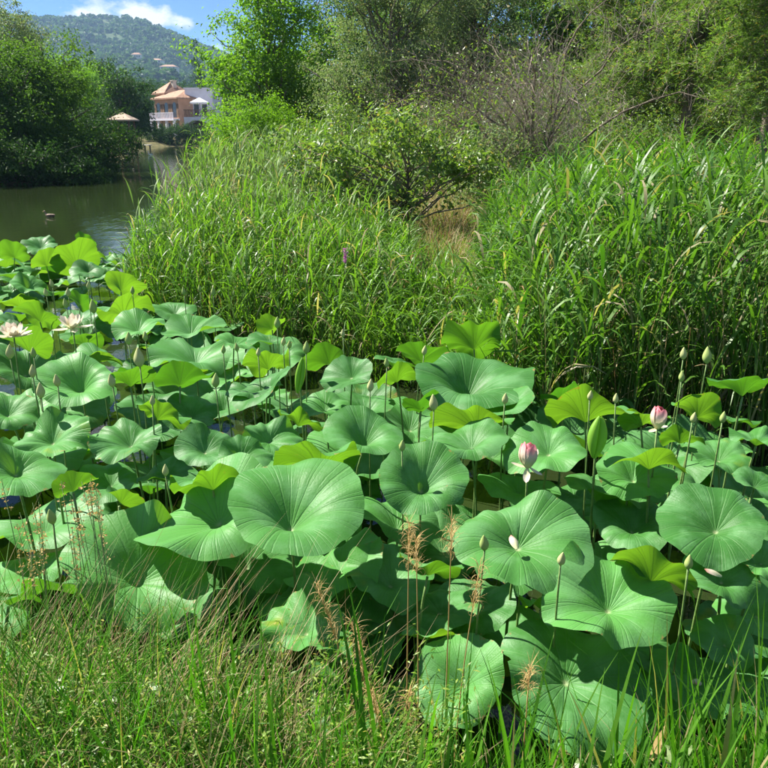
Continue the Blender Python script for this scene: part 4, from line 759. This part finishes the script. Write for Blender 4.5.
# short grass in the clearing and under everything
def cond_clear(x, y): H, px, d = reed_height(x, y); return (d > .6) & (px > 330) & (px < 520) & (y < 17)
P = sample(16000, -3, 5, 7.2, 17, cond_clear); n = len(P); L_yel.append(blades(P, rnd(0, 6.28, n), R(1) * rnd(60, 88, n), R(1) * rnd(10, 80, n), rnd(.25, .62, n), rnd(.007, .013, n), K=3))
for nm, parts, mt, lab in (('reed_stems', STEMS, 'rstem', 'mass of thin reed stems standing through the reed bed'), ('reed_bed', L_deep, 'reed', 'dense deep green reed bed with arching leaves along the shore'), ('sunlit_reeds', L_yel, 'reedy', 'yellow-green sunlit reeds and grass in the middle of the bank'), ('far_reeds', L_pale, 'reedp', 'pale green reeds farther back along the channel')):
    V, F = cat(parts); tag(ob(nm, mesh(nm, V, F, M[mt], smooth=True)), lab, 'reeds', kind='stuff')
Pd = sample(420, -5, 7, 4.6, 9, lambda x, y: (np.abs(sdist(x, y) - .5) < .9) & (reed_height(x, y)[1] > 120)); Hd = reed_height(Pd[:, 0], Pd[:, 1])[0] * rnd(.55, 1.1, len(Pd)); a, b = reed_parts(Pd, Hd, 4, .36, .014, 1.2); V, F = cat([a, b])
tag(ob('dead_reeds', mesh('dead_reeds', V, F, M['straw'])), 'straw-coloured dead reed stems scattered through the front of the reed bed', 'reeds', kind='stuff')
# dry straw in the clearing
def cond_straw(x, y): px, py = project(np.stack([x, y, 0 * x + .8], -1)); return (np.hypot((px - 452) / 48, (y - 13.8) / 3) < 1)
P = sample(9000, -.5, 3, 10, 17.5, cond_straw); n = len(P); V, F = blades(P, rnd(0, 6.28, n), R(1) * rnd(30, 85, n), R(1) * rnd(10, 90, n), rnd(.3, .8, n), rnd(.008, .014, n), K=3)
tag(ob('dry_grass', mesh('dry_grass', V, F, M['straw'], smooth=False)), 'patch of dry straw-coloured grass in the clearing under the central shrub', 'grass', kind='stuff')
# single reeds along the front edge
RS = []; RL = []
for v in range(4):
    S = spine(np.zeros((1, 3)), np.array([rnd(0, 6)]), np.array([R(88)]), np.array([R(rnd(3, 14))]), np.array([1.]), 6); V, F = stems(S, np.array([.0036]), 5); RS.append((mesh('reed_stalk', V, F, M['rstem']), S[0]))
for v in range(6):
    V, F = blades(np.zeros((1, 3)), np.zeros(1), np.array([R(rnd(62, 80))]), np.array([R(30 + v * 22)]), np.array([1.]), np.array([.05]), K=6, p=1.7, twist=.3); RL.append(mesh('reed_leaf', V, F, M['reed'] if v % 3 else M['reedy']))
cnt = 0; tr_ = 0
while cnt < 130 and tr_ < 6000:
    tr_ += 1; x, y = rnd(-4.5, 5), rnd(4.6, 9.5); h, px, d = reed_height(np.array([x]), np.array([y])); px, d, h = float(px[0]), float(d[0]), float(h[0])
    if not (-.42 < d < .22 and 120 < px < 780): continue
    h *= rnd(.8, 1.1); e = ob('reed', None, loc=(x, y, min(gz(x, y), .3) - .03), rot=(0, 0, rnd(0, 6.28)))
    lab = 'tall green reed at the front edge of the reed bed ' + ('behind the two pink flowers' if px > 520 else 'behind the central lotus leaves' if px > 290 else 'beside the open water'); tag(e, lab, 'reed', lab)
    sm, sp = RS[int(rng.integers(4))]; ob('stalk', sm, e, scale=(1, 1, h))
    for k in range(7):
        u = 1.4 + k * .75; f0 = min(int(u), 5); q = sp[f0] * (1 - u + f0) + sp[f0 + 1] * (u - f0); ob('leaf', RL[int(rng.integers(6))], e, (q[0], q[1], q[2] * h), (rnd(-.1, .1), 0, k * math.pi + rnd(-.7, .7)), rnd(.32, .54))
    cnt += 1
# purple flower spikes
for (px, py, y, lab) in [(742, 268, 5.4, 'purple loosestrife spike showing among the tall reeds'), (345, 256, 7.6, 'small purple flower spike in the low central reeds')]:
    p = PY(px, py, y); zb = gz(p[0], y) - .05; e = ob('purple_loosestrife', None, loc=(p[0], y, zb)); tag(e, lab, 'wildflower'); h = p[2] - zb
    g = G(); g.tube([(0, 0, 0), (.01, 0, h * .6), (0, 0, h + .05)], [.004, .003, .002], 5); ob('stem', g.mesh('stem', M['stalk']), e)
    n = 130; C = np.stack([rng.normal(size=n) * .012, rng.normal(size=n) * .012, h - .07 + rnd(0, .15, n)], -1); V, F = leaves(C, rng.normal(size=(n, 3)), rnd(.012, .024, n), 1.6); ob('flower_spike', mesh('flower_spike', V, F, M['purple'], smooth=False), e)

# ------------------------------------------------------------------ near bank
def bank(n, x0, x1, y0=.75, y1=2.5, lim=-.06):
    return sample(n, x0, x1, y0, y1, lambda x, y: sdist(x, y) > lim)
parts = []
P = bank(19000, -2.6, 2.6); n = len(P); fade = np.interp(P[:, 0], [-.9, -.3, .25, .9, 1.3, 2], [1.35, .95, .62, .62, .95, 1.]); parts.append(blades(P, rnd(0, 6.28, n), R(1) * rnd(55, 88, n), R(1) * rnd(5, 80, n), rnd(.2, .6, n) * fade, rnd(.003, .0075, n), K=5))
P = bank(1700, -.7, 2.6); n = len(P); parts.append(blades(P, rnd(0, 6.28, n), R(1) * rnd(70, 88, n), R(1) * rnd(0, 40, n), np.interp(P[:, 0], [-.7, -.1, .25, .9, 1.2, 2.6], [1, 1.05, .82, .82, 1.15, 1.15]) * rnd(.35, .82, n), rnd(.007, .019, n), K=6, p=2))
P = bank(300, .75, 2.5); n = len(P); parts.append(blades(P, rnd(0, 6.28, n), R(1) * rnd(76, 89, n), R(1) * rnd(0, 25, n), rnd(.35, .8, n), rnd(.011, .02, n), K=6, p=2))
P = bank(330, -2.6, 2.4); n = len(P); parts.append(blades(P, rnd(0, 6.28, n), R(1) * rnd(66, 88, n), R(1) * rnd(5, 60, n), rnd(.4, .85, n), rnd(.003, .006, n), K=6, p=2))
V, F = cat(parts); tag(ob('bank_grass', mesh('bank_grass', V, F, M['grass'], smooth=False)), 'long green grass covering the near bank in front of the lotus leaves', 'grass', kind='stuff')
parts = []
P = bank(4500, -2.6, -.1); n = len(P); parts.append(blades(P, rnd(0, 6.28, n), R(1) * rnd(25, 80, n), R(1) * rnd(-10, 90, n), rnd(.3, .72, n), rnd(.0016, .0036, n), K=5))
P = bank(500, -.2, 2.6); n = len(P); parts.append(blades(P, rnd(0, 6.28, n), R(1) * rnd(5, 80, n), R(1) * rnd(-20, 90, n), rnd(.15, .45, n), rnd(.002, .004, n), K=5))
# long fine dry panicles lying over the crumpled leaf
P = bank(160, -1.5, -.4, 1.7, 2.5); n = len(P); parts.append(blades(P, R(1) * rnd(20, 80, n), R(1) * rnd(45, 70, n), R(1) * rnd(0, 40, n), rnd(.5, .95, n), rnd(.002, .0035, n), K=6))
V, F = cat(parts); tag(ob('dry_bank_grass', mesh('dry_bank_grass', V, F, M['straw'], smooth=False)), 'tangle of thin dry straw through the near bank grass', 'grass', kind='stuff')
# leafy weeds (ground cover)
def sprigs(P, H, nl, size, spread=.05):
    n = len(P); S = spine(P, rnd(0, 6.28, n), R(1) * rnd(65, 89, n), R(1) * rnd(0, 35, n), H, 6); idx = np.repeat(np.arange(n), nl); u = rnd(1, 5.99, n * nl); f0 = u.astype(int); f = (u - f0)[:, None]
    B = S[idx, f0] * (1 - f) + S[idx, f0 + 1] * f + rng.normal(size=(n * nl, 3)) * spread * .4; m_ = n * nl; lv = blades(B, rnd(0, 6.28, m_), R(1) * rnd(0, 60, m_), R(1) * rnd(0, 70, m_), size * rnd(.6, 1.3, m_), size * .3 * rnd(.7, 1.2, m_), K=2, prof=[.3, 1, .05])
    return stems(S, np.full(n, .0016)), lv
P = bank(560, -1.7, .2, .85, 2.4); a, b = sprigs(P, rnd(.28, .62, len(P)), 44, .020, .05); V, F = cat([a, b]); tag(ob('yellow_weeds', mesh('yellow_weeds', V, F, M['weed'], smooth=False)), 'yellow-green small-leaved weeds crowding the left of the near bank', 'weeds', kind='stuff')
P = bank(260, -2.2, 2.4, .8, 1.7); a, b = sprigs(P, rnd(.1, .3, len(P)), 14, .045, .05); V, F = cat([a, b]); tag(ob('ground_weeds', mesh('ground_weeds', V, F, M['weedd'], smooth=False)), 'broad-leaved green weeds low in the near bank grass', 'weeds', kind='stuff')
# rosettes
def rosette(px, py, mat, size, n_, label, group=None):
    p, t = PZ(px, py, .62); zg = gz(p[0], p[1]); e = ob('broadleaf_weed', None, loc=(p[0], p[1], zg)); tag(e, label, 'weed', group); h = .62 - zg
    g = G(); g.tube([(0, 0, -.03), (.01, .0, h * .5), (0, 0, h)], [.003, .0028, .002], 5); ob('stem', g.mesh('weed_stem', M['stalk']), e)
    for k in range(n_):
        V, F = blades(np.zeros((1, 3)), np.zeros(1), np.array([R(rnd(10, 50))]), np.array([R(rnd(20, 70))]), np.array([size * rnd(.7, 1.2)]), np.array([size * .32]), K=5, prof=[.2, .75, 1, .85, .5, .05], twist=.3)
        ob('leaf', mesh('weed_leaf', V, F, mat), e, (0, 0, h - .02 * (k // 4) * 1.5), (0, 0, k * 2.4))
rosette(75, 742, M['weed'], .075, 10, 'yellowing rosette weed at the front of the near bank')
for (px, py) in [(55, 690), (35, 705), (110, 700), (150, 690), (25, 735), (180, 720)]: rosette(px, py, M['weedd'], .06, 12, 'pale broad-leaved weed low in the left bank grass', 'broad-leaved weeds')
# rushes with brown clusters
for k in range(26):
    px, pt = rnd(5, 110), rnd(470, 560); y = rnd(2.25, 2.6); p = PY(px, pt, y); x = p[0]; zb = gz(x, y) - .05; h = p[2] - zb
    e = ob('rush', None, loc=(x, y, zb)); tag(e, 'thin rush with brown seed clusters at the left end of the bank', 'rush', 'rushes at the left of the bank'); lx = rnd(-.08, .08)
    g = G(); g.tube([(0, 0, 0), (lx * .3, 0, h * .5), (lx, 0, h)], [.0026, .0022, .0012], 5); ob('stem', g.mesh('rush_stem', M['stalk']), e)
    n = 26; c = rnd(0, 4, n).astype(int); C = np.stack([lx * (1 - c * .07) + rng.normal(size=n) * .008, rng.normal(size=n) * .008, h - .02 - c * .035 + rng.normal(size=n) * .006], -1); V, F = leaves(C, rng.normal(size=(n, 3)), rnd(.007, .014, n), 1.4); tag(ob('seed_cluster', mesh('seed_cluster', V, F, M['plume'], smooth=False), e), kind='stuff')
# dry plumes
def plume(px, py, y, lean, L, label):
    p = PY(px, py, y); x = p[0] - lean; zb = gz(x, y) - .03; h = p[2] - zb; e = ob('dry_grass_plume', None, loc=(x, y, zb)); tag(e, label, 'grass plume', 'dry plumes on the near bank')
    t = np.linspace(0, 1, 9); S = np.stack([lean * t ** 2, 0 * t, h * t], -1); g = G(); g.tube(S, np.linspace(.003, .0015, 9), 5); ob('stem', g.mesh('plume_stem', M['plume']), e)
    n = 100; u = 1 - rnd(0, 1, n) * L * rnd(.9, 1.5) / h; B = np.stack([np.interp(u, t, S[:, q]) for q in range(3)], -1); w_ = rnd(0, 1, n) ** 2; V, F = blades(B, rnd(0, 6.28, n), R(1) * rnd(50, 85, n), R(1) * (20 + 330 * w_), .02 + rnd(.02, .055, n), rnd(.0010, .0022, n), K=8, p=1., twist=.4); ob('seed_head', mesh('seed_head', V, F, M['plume'], smooth=False), e)
for a in [(316, 583, 2.0, -.14, .16, 'brown curled grass plume bending left below the largest lotus leaf'), (352, 622, 1.85, -.07, .13, 'short brown grass plume beside the left-bending one'), (409, 524, 2.1, .0, .16, 'tall brown grass plume, left one of an upright pair'), (416, 540, 2.05, -.02, .13, 'tall brown grass plume, right one of an upright pair'), (480, 566, 2.05, .06, .18, 'golden grass plume nodding to the right before the lotus leaves'), (452, 520, 2.15, .0, .12, 'thin pale grass plume beside the nodding golden one'), (409, 690, 1.75, .0, .14, 'low brown grass plume deep in the bank grass'), (370, 690, 1.7, -.06, .12, 'low leaning brown plume in the bank grass'), (530, 668, 1.75, .0, .09, 'low pale plume before the lowest broad leaf')]: plume(*a)
# dead curled leaf on the bank
g = []
p, t = PZ(652, 752, .5); V, F = blades(np.array([[0, 0, .0]]), np.array([.8]), np.array([R(40)]), np.array([R(-30)]), np.array([.11]), np.array([.03]), K=6, prof=[.4, .8, 1, .9, .6, .3, .05]); tag(ob('dead_leaf', mesh('dead_leaf', V, F, M['plume']), None, (p[0], p[1], .47)), 'orange-brown dead leaf standing in the right bank grass', 'leaf')

# ------------------------------------------------------------------ air
m, t, o = newmat('haze'); pv = N(t, 'ShaderNodeVolumePrincipled'); pv.inputs['Color'].default_value = (.42, .66, 1, 1); pv.inputs['Density'].default_value = .00016; pv.inputs['Anisotropy'].default_value = .2
t.links.new(pv.outputs[0], o.inputs['Volume'])
g = G(); g.box(-2450, 2450, -950, 2650, -25, 245); tag(ob('haze', g.mesh('haze', m, False)), 'thin bluish air over the valley', 'haze', kind='stuff')
